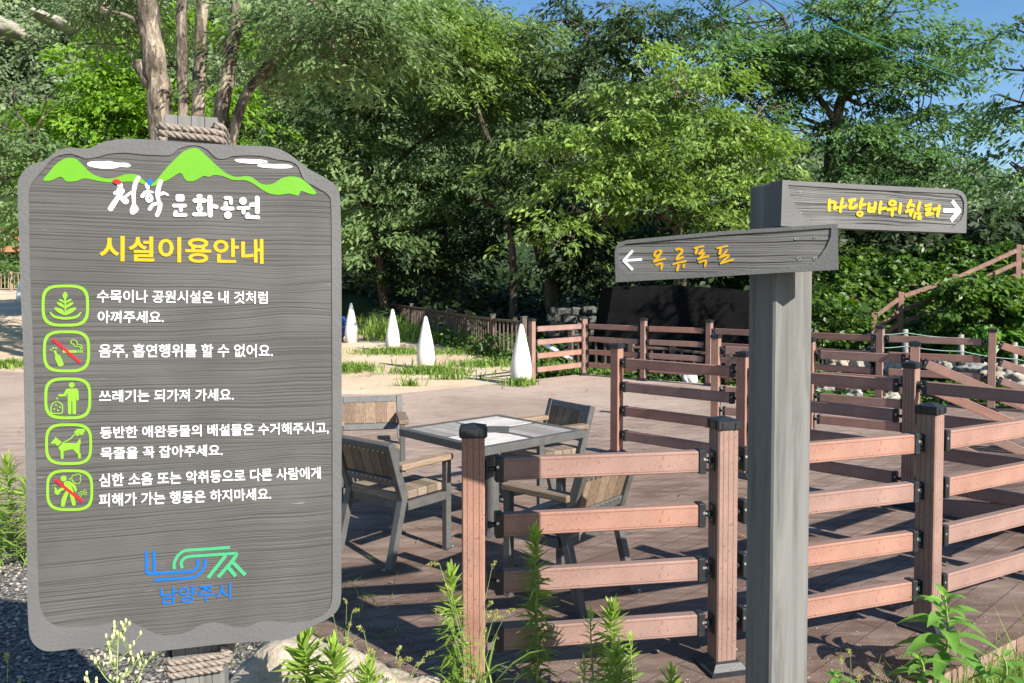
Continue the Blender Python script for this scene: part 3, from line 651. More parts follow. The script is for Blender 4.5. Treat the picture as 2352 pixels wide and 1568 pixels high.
# a dense understorey of smaller trees under and behind them
for lab, D, trk, lbs, mt in [
    ('low dark tree behind the picket fence, left of the leaning trunk', 36.0, [([(730, 690), (740, 600), (735, 520)], 0.1, 0.04)], [(720, 560, 90, 70), (800, 520, 80, 60), (660, 500, 90, 80)], L_under),
    ('low dark tree in the deepest shade behind the cones', 30.0, [([(1010, 700), (1015, 620), (1000, 540)], 0.1, 0.04)], [(980, 580, 100, 70), (1080, 560, 90, 80), (930, 620, 80, 60)], L_under),
    ('low dark tree above the black netting wall', 26.0, [([(1420, 690), (1425, 600), (1400, 520)], 0.1, 0.04)], [(1390, 560, 100, 70), (1480, 540, 90, 70), (1330, 600, 70, 60), (1300, 470, 90, 70)], L_under),
    ('low dark tree behind the signpost', 24.0, [([(1750, 680), (1760, 600), (1740, 520)], 0.1, 0.04)], [(1700, 560, 90, 60), (1800, 530, 100, 70), (1620, 570, 90, 60), (1740, 450, 100, 60)], L_under),
    ('low dark tree under the right hand arrow board', 23.0, [([(2060, 650), (2050, 560), (2070, 480)], 0.09, 0.03)], [(2000, 510, 100, 60), (2120, 500, 100, 55), (2240, 490, 90, 45), (2320, 520, 60, 50)], L_under)]:
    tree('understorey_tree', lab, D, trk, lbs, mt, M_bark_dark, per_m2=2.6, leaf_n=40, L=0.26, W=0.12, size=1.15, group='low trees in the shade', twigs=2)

# far forest on the hills: canopy domes of leaf clumps, one mass
def far_forest():
    n = 3800
    x = np.where(rng.random(n * 3) < 0.6, rng.uniform(-0.85, -0.3, n * 3), rng.uniform(-0.85, 0.85, n * 3)); y = rng.uniform(62, 190, n * 3); x = x * y
    keep = (np.abs(x) < 185); x, y = x[keep][:n], y[keep][:n]
    z = hillz(x, y); rr = rng.uniform(1.8, 4.2, len(x)); k = 140
    u = norm(rng.normal(size=(len(x), k, 3))); u[..., 2] = np.abs(u[..., 2]); u[..., 1] = -np.abs(u[..., 1]) * np.where(rng.random((len(x), k)) < 0.75, 1, -1)
    P = np.stack([x, y, z + rr * 0.3], -1)[:, None, :] + u * rr[:, None, None] * np.array([1, 1, 1.15]) * rng.uniform(0.75, 1.05, (len(x), k, 1))
    P = P.reshape(-1, 3); U = u.reshape(-1, 3); m = len(P)
    d = norm(np.cross(U, rng.normal(size=(m, 3))) + np.array([0, 0, -0.2])); s = norm(np.cross(d, U + rng.normal(size=(m, 3)) * 0.4))
    sz = np.repeat(rr, k) * rng.uniform(0.10, 0.20, m)
    v = leaf_quads(P - d * (sz * 0.5)[:, None], d, s, sz, sz * 0.75)
    t = np.clip(np.repeat(rng.random(len(x)), k) * 0.7 + rng.random(m) * 0.3, 0, 1)
    o = link('far_forest', quads_mesh('far_forest', v.astype(np.float32), t), L_far); tag(o, 'distant forest covering the hills beyond the park', 'forest', kind='stuff')
far_forest()
def rock_mesh(rx, ry, rz, seed, rough=0.25, n=3):
    import bmesh
    bm = bmesh.new(); bmesh.ops.create_icosphere(bm, subdivisions=n, radius=1)
    off = Vector((seed * 7.3, seed * 3.1, seed))
    for v in bm.verts:
        p = v.co.copy(); k = 1 + rough * mnoise.noise(p * 1.3 + off) + rough * 0.5 * mnoise.noise(p * 3.1 + off) + rough * 0.18 * mnoise.noise(p * 8 + off)
        v.co = Vector((p.x * rx * k, p.y * ry * k, p.z * rz * k))
    me = bpy.data.meshes.new('rock'); bm.to_mesh(me); bm.free()
    me.polygons.foreach_set('use_smooth', np.ones(len(me.polygons), bool)); return me
for (px, py, w, h), lab in zip([(15, 68, 36, 20), (130, 54, 20, 13)], ['bare pale cliff on the hill at the top left corner', 'smaller bare pale cliff on the hill, right of the corner one']):
    c = at(px, py, 102); k = 102 / F
    tag(link('cliff', rock_mesh(w * k, 5, h * k, px, 0.5), M_rock, None, c), lab, 'cliff', 'bare cliffs on the hill')

def shrub(label, lobes, D, m, L=0.13, W=0.09):
    LB = [lobe(*l, D) for l in lobes]; c = LB[0][0]; base = np.array((c.x, c.y, float(groundz(c.x, c.y))))
    root = thing('shrub', label, 'shrub', tuple(base), 0, 'shrubs on the bank'); b = MB()
    for c, r in LB:
        p = np.array(c) - base; b.tube(cr([(p[0] * 0.3, p[1] * 0.3, -0.2), tuple(p * 0.6), tuple(p)], 4), [0.03 - 0.0025 * i_ for i_ in range(9)], 5)
    obj('stem', b, M_bark_dark, root)
    v, t = sprays(LB, 6.0, 40, L, W, 0.5, 0.3, 0.2, core=0.5)
    link('foliage', quads_mesh('foliage', (v - base.reshape(1, 1, 3)).astype(np.float32), t), m, root)
shrub('yellow green bush just right of the signpost, left of the handrail foot', [(1890, 690, 60, 50), (1935, 728, 40, 26), (1870, 640, 50, 45)], 16.6, L_ivy)
shrub('dark leafy bush over the middle of the stair handrail', [(2180, 705, 45, 40), (2172, 665, 28, 22), (2205, 645, 34, 22)], 16.2, L_ivy)
shrub('large leafy bush at the right edge under the handrail', [(2260, 670, 60, 50), (2330, 660, 55, 55), (2300, 720, 70, 45), (2240, 640, 35, 20)], 16.0, L_ivy)
shrub('bright broad leaved bush behind the rope fence at the right', [(2250, 752, 60, 30), (2320, 765, 50, 35)], 15.4, L_broad, 0.2, 0.1)

# leaf-covered ground masses
def scatter_leaves(name, label, cat, pts, nrm, L, W, leafm, jit=0.5, up=0.5):
    m = len(pts)
    d = norm(rng.normal(size=(m, 3)) * np.array([1, 1, 0.5]) + np.array([0, -0.35, -0.25])); s = norm(np.cross(d, norm(nrm + rng.normal(size=(m, 3)) * jit)))
    ls = rng.uniform(0.6, 1.4, m)
    v = leaf_quads(pts, d, s, L * ls, W * ls, 0.1)
    fld = np.array([mnoise.noise(Vector(p) * 0.9) for p in pts]) if m < 90000 else rng.normal(size=m) * 0.3
    t = np.clip(0.45 + 0.55 * fld + rng.normal(size=m) * 0.18, 0, 1)
    o = link(name, quads_mesh(name, v.astype(np.float32), t), leafm); return tag(o, label, cat, kind='stuff')
n = 52000
x = rng.uniform(4.0, 15, n); y = rng.uniform(14.3, 24, n); hp = 0.5 * np.array([mnoise.noise(Vector((a * 0.8, b * 0.8, 3))) for a, b in zip(x, y)]) + 0.25
hp2 = 0.45 * np.array([mnoise.noise(Vector((a * 2.2, b * 2.2, 9))) for a, b in zip(x, y)])
z = groundz(x, y) + np.clip(hp + hp2, -0.05, 1.2) + rng.uniform(0, 0.3, n) ** 2
scatter_leaves('ivy', 'dense green vines covering the bank on the right', 'vines', np.stack([x, y, z], -1), np.array([0, -0.6, 0.8]), 0.15, 0.12, L_ivy)
n = 75000
x = rng.uniform(-16, 16, n); y = rng.uniform(17.5, 48, n); ok = (x > xr(np.clip(y, 13.6, 46)) + 0.5) & ((y > 21) | (x < 0.5)); x, y = x[ok], y[ok]
z = groundz(x, y) + np.abs(rng.normal(size=len(x))) * 0.45 + 0.45 * np.sin(x * 1.1 + 2 * np.sin(y * 0.7)) * np.sin(y * 1.3)
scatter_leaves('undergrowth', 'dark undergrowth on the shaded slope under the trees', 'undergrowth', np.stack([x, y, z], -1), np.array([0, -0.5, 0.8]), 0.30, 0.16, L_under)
n = 9000
x = rng.uniform(-52, -16, n); y = rng.uniform(46.5, 60, n); z = groundz(x, y) + np.abs(rng.normal(size=n)) * 0.6
scatter_leaves('bank_plants', 'green plants on the bank behind the far left picket fence', 'plants', np.stack([x, y, z], -1), np.array([0, -0.5, 0.8]), 0.5, 0.3, L_ivy)

def blades(name, label, cat, x, y, z, hgt, leafm, w=0.006, lean=0.35, kind='stuff'):
    n = len(x); base = np.stack([x, y, z], -1); a = rng.uniform(0, 2 * math.pi, n)
    o = np.stack([np.cos(a), np.sin(a), np.zeros(n)], -1); s = np.stack([-np.sin(a), np.cos(a), np.zeros(n)], -1)
    hgt = hgt * rng.uniform(0.5, 1.3, n); ln = lean * rng.uniform(0.2, 1.5, n); w = w * rng.uniform(0.7, 1.5, n)
    mid = base + np.array([0, 0, 1.0]) * (hgt * 0.6)[:, None] + o * (hgt * ln * 0.35)[:, None]
    tip = base + np.array([0, 0, 1.0]) * (hgt * (1 - 0.3 * ln))[:, None] + o * (hgt * ln * 1.1)[:, None]
    W = w[:, None]
    v = np.stack([base - s * W, base + s * W, mid + s * W * 0.8, mid - s * W * 0.8, tip + s * W * 0.1, tip - s * W * 0.1], 1)
    f = np.concatenate([np.arange(n)[:, None] * 6 + np.array([0, 1, 2, 3]), np.arange(n)[:, None] * 6 + np.array([3, 2, 4, 5])])
    t = rng.random(n); t = np.concatenate([t, np.clip(t + 0.15, 0, 1)])
    return link(name, mesh_np(name, v.reshape(-1, 3).astype(np.float32), f, t), leafm)
def patch(cx, cy, rx, ry, n):
    r = np.abs(rng.normal(size=n)) * 0.62; a = rng.uniform(0, 2 * math.pi, n); return cx + rx * r * np.cos(a), cy + ry * r * np.sin(a)

# ------------------------------------------------------------------ sign lettering helpers
S0 = 3378 / 2352
def zoomed(ox, oy, sc): return lambda p: ((ox + p[0] * sc) / S0, (oy + p[1] * sc) / S0)
R1 = zoomed(0, 340, 1150 / 2352); R2 = zoomed(0, 1050, 1150 / 2352); R3 = zoomed(0, 1650, 1150 / 2352); R4 = zoomed(1950, 520, 1428 / 2352)
Z1 = zoomed(330, 560, 550 / 2352); Z2 = zoomed(2120, 780, 340 / 2352); Z3 = zoomed(2700, 630, 500 / 2352)
Z4 = zoomed(120, 920, 200 / 667); Z5 = zoomed(120, 1380, 210 / 1029); Z6 = zoomed(460, 1780, 380 / 2352)
class Face:
    """a board's front plane: finds where on the real board a traced mark lies"""
    def __init__(s, px, py, D, yaw):
        p = at(px, py, D); s.loc = Vector((p.x, p.y, 0)); s.yaw = yaw
        s.t = Vector((math.cos(yaw), math.sin(yaw), 0)); s.n = Vector((-math.sin(yaw), math.cos(yaw), 0))
    def __call__(s, p, y=0.0):
        r = ray(*p); o = s.loc + s.n * y - CAMV; k = o.dot(s.n) / r.dot(s.n); q = CAMV + r * k - s.loc
        return (q.dot(s.t), q.z)
def ribbon(b, pts, r, y0, y1, mi=0, round_=True, k=5, sm=True):
    """a brush stroke: constant-width band with round ends, raised from y1 to y0"""
    P = [np.array(p) for p in (cr(pts, k) if sm and len(pts) > 2 else pts)]
    n = len(P); rad = [r] * n if not isinstance(r, (list, tuple)) else list(np.interp(np.linspace(0, 1, n), np.linspace(0, 1, len(r)), r))
    Lf, Rt = [], []
    for i in range(n):
        d = P[min(i + 1, n - 1)] - P[max(i - 1, 0)]; d = d / (np.linalg.norm(d) + 1e-9); q = np.array([-d[1], d[0]])
        Lf.append(P[i] + q * rad[i]); Rt.append(P[i] - q * rad[i])
    out = [tuple(x) for x in Rt]
    def capd(c, a0, rr): return [(c[0] + rr * math.cos(a0 + t), c[1] + rr * math.sin(a0 + t)) for t in np.linspace(-math.pi / 2, math.pi / 2, 8)[1:-1]]
    d1 = P[-1] - P[-2]; d0 = P[0] - P[1]
    if round_: out += capd(P[-1], math.atan2(d1[1], d1[0]), rad[-1])
    ro = len(out); out += [tuple(x) for x in Lf[::-1]]
    if round_: out += capd(P[0], math.atan2(d0[1], d0[0]), rad[0])
    m = len(out); vs_ = [(x, y0, z) for x, z in out] + [(x, y1, z) for x, z in out]; fs = []
    for i in range(n - 1): fs.append((i, i + 1, ro + n - 2 - i, ro + n - 1 - i))
    if round_:
        fs.append(tuple(range(n - 1, ro + 1))); fs.append(tuple(range(ro + n - 1, m)) + (0,))
    for i in range(m): fs.append((i, i + m, (i + 1) % m + m, (i + 1) % m))
    b.add(vs_, fs, 0.5, mi)
class Marks:
    """raised painted marks on a Face; every stroke stands a hair prouder than the one before"""
    def __init__(s, face, zf, sc, y): s.b = MB(); s.f = face; s.z = zf; s.y = y; s.i = 0; s.sc = sc
    def p(s, q): return s.f(s.z(q), s.y)
    def step(s): s.i += 1; return s.y - 0.0016 - 0.00005 * s.i
    def st(s, pts, r, mi=0, **kw):
        a = s.p(pts[0]); q = s.p((pts[0][0] + 10, pts[0][1])); k = math.dist(a, q) / 10
        rr = [x * k for x in r] if isinstance(r, (list, tuple)) else r * k
        ribbon(s.b, [s.p(x) for x in pts], rr, s.step(), s.y + 0.001, mi, **kw)
    def poly(s, pts, mi=0, smooth=0, holes=()):
        lp = [s.p(x) for x in (cr(pts, smooth, True) if smooth else pts)]
        s.b.ngon([lp] + [[s.p(x) for x in h] for h in holes], s.step(), s.y + 0.001, mi)
    def ell(s, c, rx, ry, mi=0, rot=0, inner=None):
        def e(k1, k2): return [(c[0] + k1 * math.cos(t) * math.cos(rot) - k2 * math.sin(t) * math.sin(rot), c[1] + k1 * math.cos(t) * math.sin(rot) + k2 * math.sin(t) * math.cos(rot)) for t in np.linspace(0, 2 * math.pi, 28, endpoint=False)]
        s.poly(e(rx, ry), mi, holes=[e(*inner)] if inner else ())
    def sq(s, c, hx, hy, w, mi=0, ex=3.4):
        def e(a, b_): return [(c[0] + a * math.copysign(abs(math.cos(t)) ** (2 / ex), math.cos(t)), c[1] + b_ * math.copysign(abs(math.sin(t)) ** (2 / ex), math.sin(t))) for t in np.linspace(0, 2 * math.pi, 64, endpoint=False)]
        s.poly(e(hx, hy), mi, holes=[e(hx - w, hy - w)])
def text_mesh(name, body, face, zf, lt, lb, rt, rb, y, bold, material, parent):
    c = bpy.data.curves.new('lettering', 'FONT'); c.body = body; c.size = 1; c.offset = bold; c.extrude = 0.5; c.resolution_u = 3
    o = bpy.data.objects.new('lettering', c); COL.objects.link(o)
    dg = bpy.context.evaluated_depsgraph_get(); me = bpy.data.meshes.new_from_object(o.evaluated_get(dg))
    bpy.data.objects.remove(o); bpy.data.curves.remove(c)
    n = len(me.vertices); v = np.zeros(n * 3, np.float32); me.vertices.foreach_get('co', v); v = v.reshape(-1, 3)
    u = (v[:, 0] - v[:, 0].min()) / np.ptp(v[:, 0]); w = (v[:, 1] - v[:, 1].min()) / np.ptp(v[:, 1])
    LT, LB_, RT, RB = (np.array(face(zf(p), y)) for p in (lt, lb, rt, rb))
    q = ((1 - u) * w)[:, None] * LT + ((1 - u) * (1 - w))[:, None] * LB_ + (u * w)[:, None] * RT + (u * (1 - w))[:, None] * RB
    out = np.stack([q[:, 0], np.where(v[:, 2] > 0, y - 0.0022, y + 0.001), q[:, 1]], 1).astype(np.float32)
    me.vertices.foreach_set('co', out.reshape(-1)); me.name = name; me.materials.clear(); me.update()
    return link(name, me, material, parent)
def twisted_rope(b, path, r=0.0052, R_=0.0048, pitch=0.05, strands=3):
    P = [Vector(p) for p in path]; L = [0]
    for i in range(1, len(P)): L.append(L[-1] + (P[i] - P[i - 1]).length)
    n = int(L[-1] / 0.007)
    for s in range(strands):
        out = []
        for i in range(n + 1):
            d = L[-1] * i / n; j = min(max(int(np.searchsorted(L, d)), 1), len(P) - 1); f = (d - L[j - 1]) / max(L[j] - L[j - 1], 1e-9)
            p = P[j - 1].lerp(P[j], f); t = (P[j] - P[j - 1]).normalized(); x = Vector((0, 0, 1)); y = t.cross(x).normalized(); a = 2 * math.pi * (d / pitch + s / strands)
            out.append(p + (x * math.cos(a) + y * math.sin(a)) * R_)
        b.tube(out, r, 6)
def rope_wrap(cx, cy, hx, hy, z, turns, dz, tilt=0.0):
    pts = []; r = 0.02; base = []
    for sx, sy, a0 in ((1, -1, -90), (1, 1, 0), (-1, 1, 90), (-1, -1, 180)):
        for a in range(0, 91, 15): base.append((cx + sx * (hx - r) + r * math.cos(R(a0 + a)), cy + sy * (hy - r) + r * math.sin(R(a0 + a))))
    m = len(base)
    for k in range(int(turns * m)):
        x, y = base[k % m]; pts.append((x, y, z - dz * k / m + tilt * (x - cx)))
    return pts

# ------------------------------------------------------------------ INFORMATION SIGN
FB = Face(413, 900, 2.0, R(15))
sign = thing('information_sign', 'large grey wooden park rules board with green mountains, roped to its post', 'sign', FB.loc, FB.yaw)
OUT = [R1(p) for p in [(118, 560), (135, 490), (200, 420), (300, 385), (360, 340), (440, 302), (520, 304), (600, 304), (680, 268), (780, 245), (900, 240), (1100, 250), (1300, 266), (1500, 278), (1700, 287), (1830, 294), (1910, 320), (1990, 370), (2060, 430), (2170, 490), (2255, 545), (2288, 600), (2297, 700), (2303, 1000), (2305, 1450)]] + \
      [R2(p) for p in [(2305, 500), (2305, 900), (2304, 1300)]] + [R3(p) for p in [(2303, 400), (2302, 640), (2288, 720), (2240, 780), (2150, 830), (2050, 880), (1960, 930), (1850, 948), (1700, 955), (1500, 970), (1300, 992), (1100, 1015), (950, 1031), (850, 1033), (760, 1028), (690, 1006), (620, 992), (500, 1000), (400, 1014), (320, 1018), (260, 998), (215, 950), (195, 880), (186, 700), (180, 300)]] + \
      [R2(p) for p in [(170, 900), (160, 400), (152, 100)]] + [R1(p) for p in [(140, 1300), (128, 900), (120, 650)]]
INN = [R1(p) for p in [(195, 700), (195, 600), (220, 530), (290, 450), (340, 388), (400, 352), (480, 342), (540, 360), (580, 374), (660, 362), (740, 341), (850, 334), (950, 345), (1050, 350), (1150, 350), (1200, 312), (1270, 287), (1340, 287), (1400, 315), (1460, 370), (1520, 374), (1570, 357), (1700, 352), (1800, 362), (1870, 380), (1950, 390), (2005, 418), (2030, 470), (2060, 525), (2140, 570), (2215, 620), (2234, 690), (2238, 1000), (2240, 1450)]] + \
      [R2(p) for p in [(2242, 500), (2243, 900), (2243, 1300)]] + [R3(p) for p in [(2243, 400), (2242, 620), (2230, 710), (2180, 770), (2080, 812), (1950, 825), (1850, 817), (1760, 816), (1690, 845), (1620, 860), (1550, 848), (1480, 830), (1410, 826), (1340, 845), (1260, 888), (1180, 908), (1090, 910), (1010, 885), (940, 850), (880, 822), (800, 816), (700, 835), (600, 850), (450, 857), (370, 848), (310, 800), (275, 730), (260, 600), (250, 200)]] + \
      [R2(p) for p in [(240, 900), (228, 400), (218, 50)]] + [R1(p) for p in [(208, 1300), (200, 1000)]]
outl = cr([FB(p) for p in OUT], 3, True); innl = cr([FB(p) for p in INN], 3, True)
b = MB(); b.ngon([outl], 0.011, 0.055)
b.ngon([outl, innl], 0.0, 0.0105)
board = obj('board', b, M_border, sign)
b = MB(); b.ngon([innl], 0.0028, 0.0107)
obj('panel', b, M_panel, board)
YP = 0.0028
mk = Marks(FB, R1, 1, YP)
mk.poly([(290, 518), (330, 470), (370, 420), (420, 382), (470, 367), (520, 380), (570, 430), (620, 475), (680, 500), (740, 508), (790, 500), (840, 482), (900, 478), (940, 492), (970, 520), (1010, 545), (1050, 525), (1085, 485), (1130, 430), (1190, 370), (1240, 325), (1300, 304), (1340, 309), (1380, 342), (1440, 400), (1490, 445), (1540, 480), (1600, 500), (1660, 491), (1710, 506), (1750, 538), (1800, 551), (1850, 540), (1890, 512), (1950, 494), (2020, 502), (2070, 535), (2110, 575), (2136, 606), (2110, 616), (2070, 605), (2030, 592), (2016, 622), (1990, 620), (1950, 610), (1880, 619), (1820, 610), (1770, 585), (1720, 550), (1660, 521), (1610, 520), (1560, 515), (1500, 491), (1440, 486), (1410, 498), (1375, 491), (1340, 510), (1300, 527), (1260, 524), (1240, 500), (1222, 472), (1190, 482), (1140, 515), (1080, 540), (1030, 560), (970, 549), (930, 532), (850, 529), (760, 535), (700, 531), (640, 520), (600, 511), (560, 509), (520, 525), (460, 530), (435, 519), (425, 502), (400, 498), (370, 512), (330, 525)], smooth=2)
obj('mountain_mark', mk.b, M_paint['green'], board)
for cl in ([(590, 405), (620, 394), (690, 393), (740, 391), (790, 402), (850, 403), (882, 417), (868, 432), (810, 430), (770, 440), (700, 442), (640, 434), (600, 424)], [(1585, 380), (1640, 376), (1700, 379), (1760, 381), (1803, 391), (1795, 402), (1730, 408), (1660, 405), (1600, 396)], [(1738, 416), (1800, 409), (1850, 413), (1920, 412), (1970, 423), (1960, 437), (1880, 440), (1800, 436), (1748, 429)]):
    mk = Marks(FB, R1, 1, YP); mk.poly(cl, smooth=3); obj('cloud_mark', mk.b, M_paint['white'], board)
mk = Marks(FB, Z1, 1, YP); mk.i = 6
for pts, r in [([(278, 205), (292, 232), (268, 275)], [38, 30, 30]), ([(215, 328), (318, 288)], 28), ([(318, 300), (250, 395), (150, 548)], [30, 32, 38]), ([(290, 380), (362, 442)], [34, 46]), ([(362, 375), (442, 318)], 20), ([(545, 108), (500, 195), (476, 330), (480, 490)], [26, 30, 28, 24]), ([(482, 490), (452, 560), (455, 605), (492, 590), (518, 555), (500, 515)], 26),
               ([(668, 215), (675, 262)], [34, 22]), ([(598, 372), (640, 322), (700, 310), (755, 318)], [26, 26, 22, 10]), ([(688, 352), (662, 400), (682, 440), (722, 430), (728, 390), (702, 352)], 22), ([(858, 160), (825, 260), (815, 360), (830, 440), (850, 480), (838, 560), (805, 640)], [28, 32, 30, 22, 30, 30, 28]), ([(848, 345), (900, 328), (958, 352)], [24, 22, 14]), ([(700, 556), (750, 492), (835, 468)], [24, 26, 22]),
               ([(1095, 370), (1165, 370)], 25), ([(1165, 372), (1165, 420)], 25), ([(1165, 421), (1095, 421)], 25), ([(1095, 420), (1095, 372)], 25), ([(1045, 505), (1200, 505)], 26), ([(1142, 515), (1142, 570)], 26), ([(1070, 596), (1058, 635)], 26), ([(1058, 636), (1206, 636)], 26),
               ([(1390, 370), (1420, 372)], 27), ([(1340, 433), (1475, 433)], 32), ([(1405, 455), (1405, 510)], 28), ([(1405, 585), (1405, 612)], 27), ([(1332, 628), (1478, 628)], 28), ([(1550, 388), (1555, 640)], 34), ([(1608, 512), (1642, 522)], 29),
               ([(1772, 396), (1832, 396)], 25), ([(1840, 398), (1850, 466)], 25), ([(1775, 472), (1775, 530)], 28), ([(1728, 546), (1870, 546)], 27),
               ([(1952, 540), (2095, 536)], 25), ([(2025, 550), (2025, 605)], 26), ([(2130, 492), (2195, 490)], 28), ([(2218, 398), (2218, 594)], 32), ([(2090, 628), (2072, 662)], 26), ([(2072, 664), (2232, 671)], 26)]:
    mk.st(pts, r)
for c, ro, ri in [((1407, 545), 46, 10), ((1805, 638), 52, 11), ((2018, 440), 52, 12)]: mk.ell(c, ro, ro, 0, 0, (ri, ri))
mk.ell((245, 168), 62, 36, 1, 0.25); mk.ell((708, 170), 36, 46, 2, 0.35)
obj('title_lettering', mk.b, [M_paint['white'], M_paint['red'], M_paint['blue']], board)
text_mesh('heading_lettering', '시설이용안내', FB, R1, (672, 893), (672, 1064), (1776, 917), (1778, 1085), YP, 0.021, M_paint['yellow'], board)
for body, zf, lt, lb, rt, rb in [('수목이나 공원시설은 내 것처럼', R1, (655, 1258), (655, 1344), (1805, 1270), (1805, 1353)), ('아껴주세요.', R1, (660, 1400), (660, 1484), (1105, 1402), (1105, 1482)),
                                 ('음주, 흡연행위를 할 수 없어요.', R2, (668, 171), (668, 268), (1840, 172), (1840, 265)), ('쓰레기는 되가져 가세요.', R2, (668, 483), (670, 566), (1577, 472), (1577, 554)),
                                 ('동반한 애완동물의 배설물은 수거해주시고,', R2, (675, 730), (678, 814), (2217, 697), (2218, 779)), ('목줄을 꼭 잡아주세요.', R2, (678, 870), (680, 951), (1502, 848), (1502, 926)),
                                 ('심한 소음 또는 악취등으로 다른 사람에게', R2, (668, 1048), (670, 1136), (2162, 1000), (2165, 1081)), ('피해가 가는 행동은 하지마세요.', R2, (668, 1182), (670, 1270), (1828, 1142), (1830, 1221))]:
    text_mesh('rule_lettering', body, FB, zf, lt, lb, rt, rb, YP, 0.013, M_paint['white'], board)
text_mesh('town_lettering', '남양주시', FB, R3, (1082, 590), (1085, 704), (1558, 556), (1560, 668), YP, 0.008, M_paint['blue'], board)
PIC = [M_paint['lime'], M_paint['red']]
mk = Marks(FB, Z4, 1, YP); mk.sq((320, 292), 260, 231, 31)
mk.poly([(317, 140), (340, 165), (343, 190), (330, 215), (317, 240), (303, 215), (291, 190), (295, 165)], smooth=3)
for y0, w, h in ((262, 72, 40), (318, 92, 60), (395, 122, 80)):
    for s in (-1, 1): mk.poly([(319, y0), (319 + s * 18, y0 - h * 0.55), (319 + s * w * 0.55, y0 - h * 0.95), (319 + s * w, y0 - h), (319 + s * w * 0.8, y0 - h * 0.55), (319 + s * w * 0.35, y0 - h * 0.12)], smooth=3)
mk.st([(319, 225), (322, 392)], 8); mk.st([(155, 368), (200, 412), (320, 433), (440, 416), (490, 370)], [7, 15, 15, 15, 7])
obj('pictogram', mk.b, PIC, board)
mk = Marks(FB, Z4, 1, YP); mk.sq((333, 795), 258, 230, 30)
mk.st([(205, 796), (224, 838)], 13); mk.poly([(205, 852), (245, 830), (268, 852), (303, 940), (285, 957), (255, 965), (240, 950), (210, 882)])
for c in ((165, 777), (188, 758), (216, 762)): mk.ell(c, 12, 9, 0, 0.8)
for x0, x1 in ((290, 450), (459, 475), (483, 494), (501, 513)): mk.poly([(x0, 783), (x1, 783), (x1, 811), (x0, 811)])
mk.st([(505, 770), (500, 740), (480, 720), (450, 720), (452, 698), (430, 675), (400, 668), (380, 690), (390, 712), (412, 716), (420, 738), (470, 744), (486, 755), (488, 772)], 5)
mk.st([(180, 657), (483, 918)], 16, 1, round_=False)
obj('pictogram', mk.b, PIC, board)
mk = Marks(FB, Z4, 1, YP); mk.sq((347, 1312), 257, 229, 30); mk.ell((390, 1165), 31, 30)
mk.poly([(342, 1206), (440, 1204), (463, 1225), (468, 1330), (455, 1337), (443, 1328), (440, 1255), (436, 1480), (420, 1488), (400, 1482), (397, 1345), (386, 1345), (386, 1482), (368, 1488), (350, 1480), (345, 1250), (325, 1290), (250, 1291), (237, 1278), (247, 1266), (304, 1265), (322, 1222)])
mk.st([(228, 1345), (185, 1365), (163, 1410), (165, 1468), (190, 1477), (270, 1477), (287, 1460), (287, 1390), (265, 1365), (230, 1345)], 6)
for c in ((217, 1387), (260, 1410), (198, 1430), (240, 1445), (230, 1315)): mk.ell(c, 12, 8, 0, 0.6)
obj('pictogram', mk.b, PIC, board)
mk = Marks(FB, Z5, 1, YP); mk.sq((523, 413), 378, 335, 42)
mk.poly([(305, 297), (412, 385), (345, 445), (305, 405), (242, 405), (237, 381), (266, 362), (274, 345), (300, 330)])
mk.poly([(430, 396), (655, 398), (690, 340), (712, 320), (718, 400), (700, 450), (700, 550), (720, 575), (720, 645), (678, 645), (675, 580), (640, 545), (590, 490), (440, 525), (440, 640), (418, 658), (398, 640), (395, 530), (357, 466)])
mk.st([(432, 386), (540, 336), (600, 278), (650, 232)], 9)
mk.poly([(615, 215), (660, 170), (785, 168), (783, 210), (750, 250), (695, 242), (680, 278), (650, 282), (640, 262), (680, 225), (625, 240)]); mk.st([(700, 270), (725, 250)], 7); mk.st([(735, 268), (757, 248)], 7)
obj('pictogram', mk.b, PIC, board)
mk = Marks(FB, Z5, 1, YP); mk.sq((540, 1157), 378, 335, 42); mk.ell((442, 968), 48, 46)
mk.poly([(440, 1030), (480, 1010), (540, 1015), (622, 1060), (657, 1150), (650, 1183), (630, 1180), (600, 1120), (565, 1085), (608, 1185), (590, 1210), (500, 1195), (470, 1110)])
mk.st([(500, 1185), (450, 1300), (432, 1395)], [28, 36, 32]); mk.st([(560, 1190), (590, 1300), (608, 1382)], [26, 32, 28]); mk.st([(440, 1132), (390, 1152), (352, 1200)], 25)
mk.poly([(290, 1112), (305, 1105), (340, 1150), (368, 1220), (342, 1235), (312, 1215), (295, 1200), (300, 1160)])
for c in ((265, 1087), (290, 1072), (312, 1080)): mk.ell(c, 8, 7)
mk.st([(530, 970), (583, 968)], 5); mk.st([(530, 988), (578, 990)], 5)
mk.st([(563, 956), (585, 935), (590, 912), (625, 915), (645, 898), (710, 908), (716, 950), (708, 965), (716, 1000), (690, 1050), (640, 1046), (600, 1022), (577, 993)], 6)
for pts in ([(678, 1215), (710, 1180), (762, 1180), (785, 1140)], [(695, 1240), (730, 1200), (782, 1203), (810, 1160)], [(712, 1265), (745, 1222), (800, 1230), (820, 1190)]): mk.st(pts, 5)
mk.st([(305, 985), (745, 1338)], 25, 1, round_=False)
obj('pictogram', mk.b, PIC, board)
mk = Marks(FB, Z6, 1, YP)
mk.st([(145, 232), (147, 322)], 31, 0, round_=False); mk.st([(147, 340), (150, 640)], 31, 0, round_=False, sm=False); mk.st([(152, 610), (155, 668), (205, 690)], 30, 0); mk.st([(195, 692), (700, 662), (1030, 648), (1150, 590), (1195, 490), (1185, 398)], 30, 0, round_=False)
mk.st([(297, 226), (303, 668)], 30, 0, round_=False); mk.st([(300, 818), (700, 795), (1060, 770), (1200, 705), (1305, 590), (1342, 470), (1335, 385)], 30, 0, round_=False)
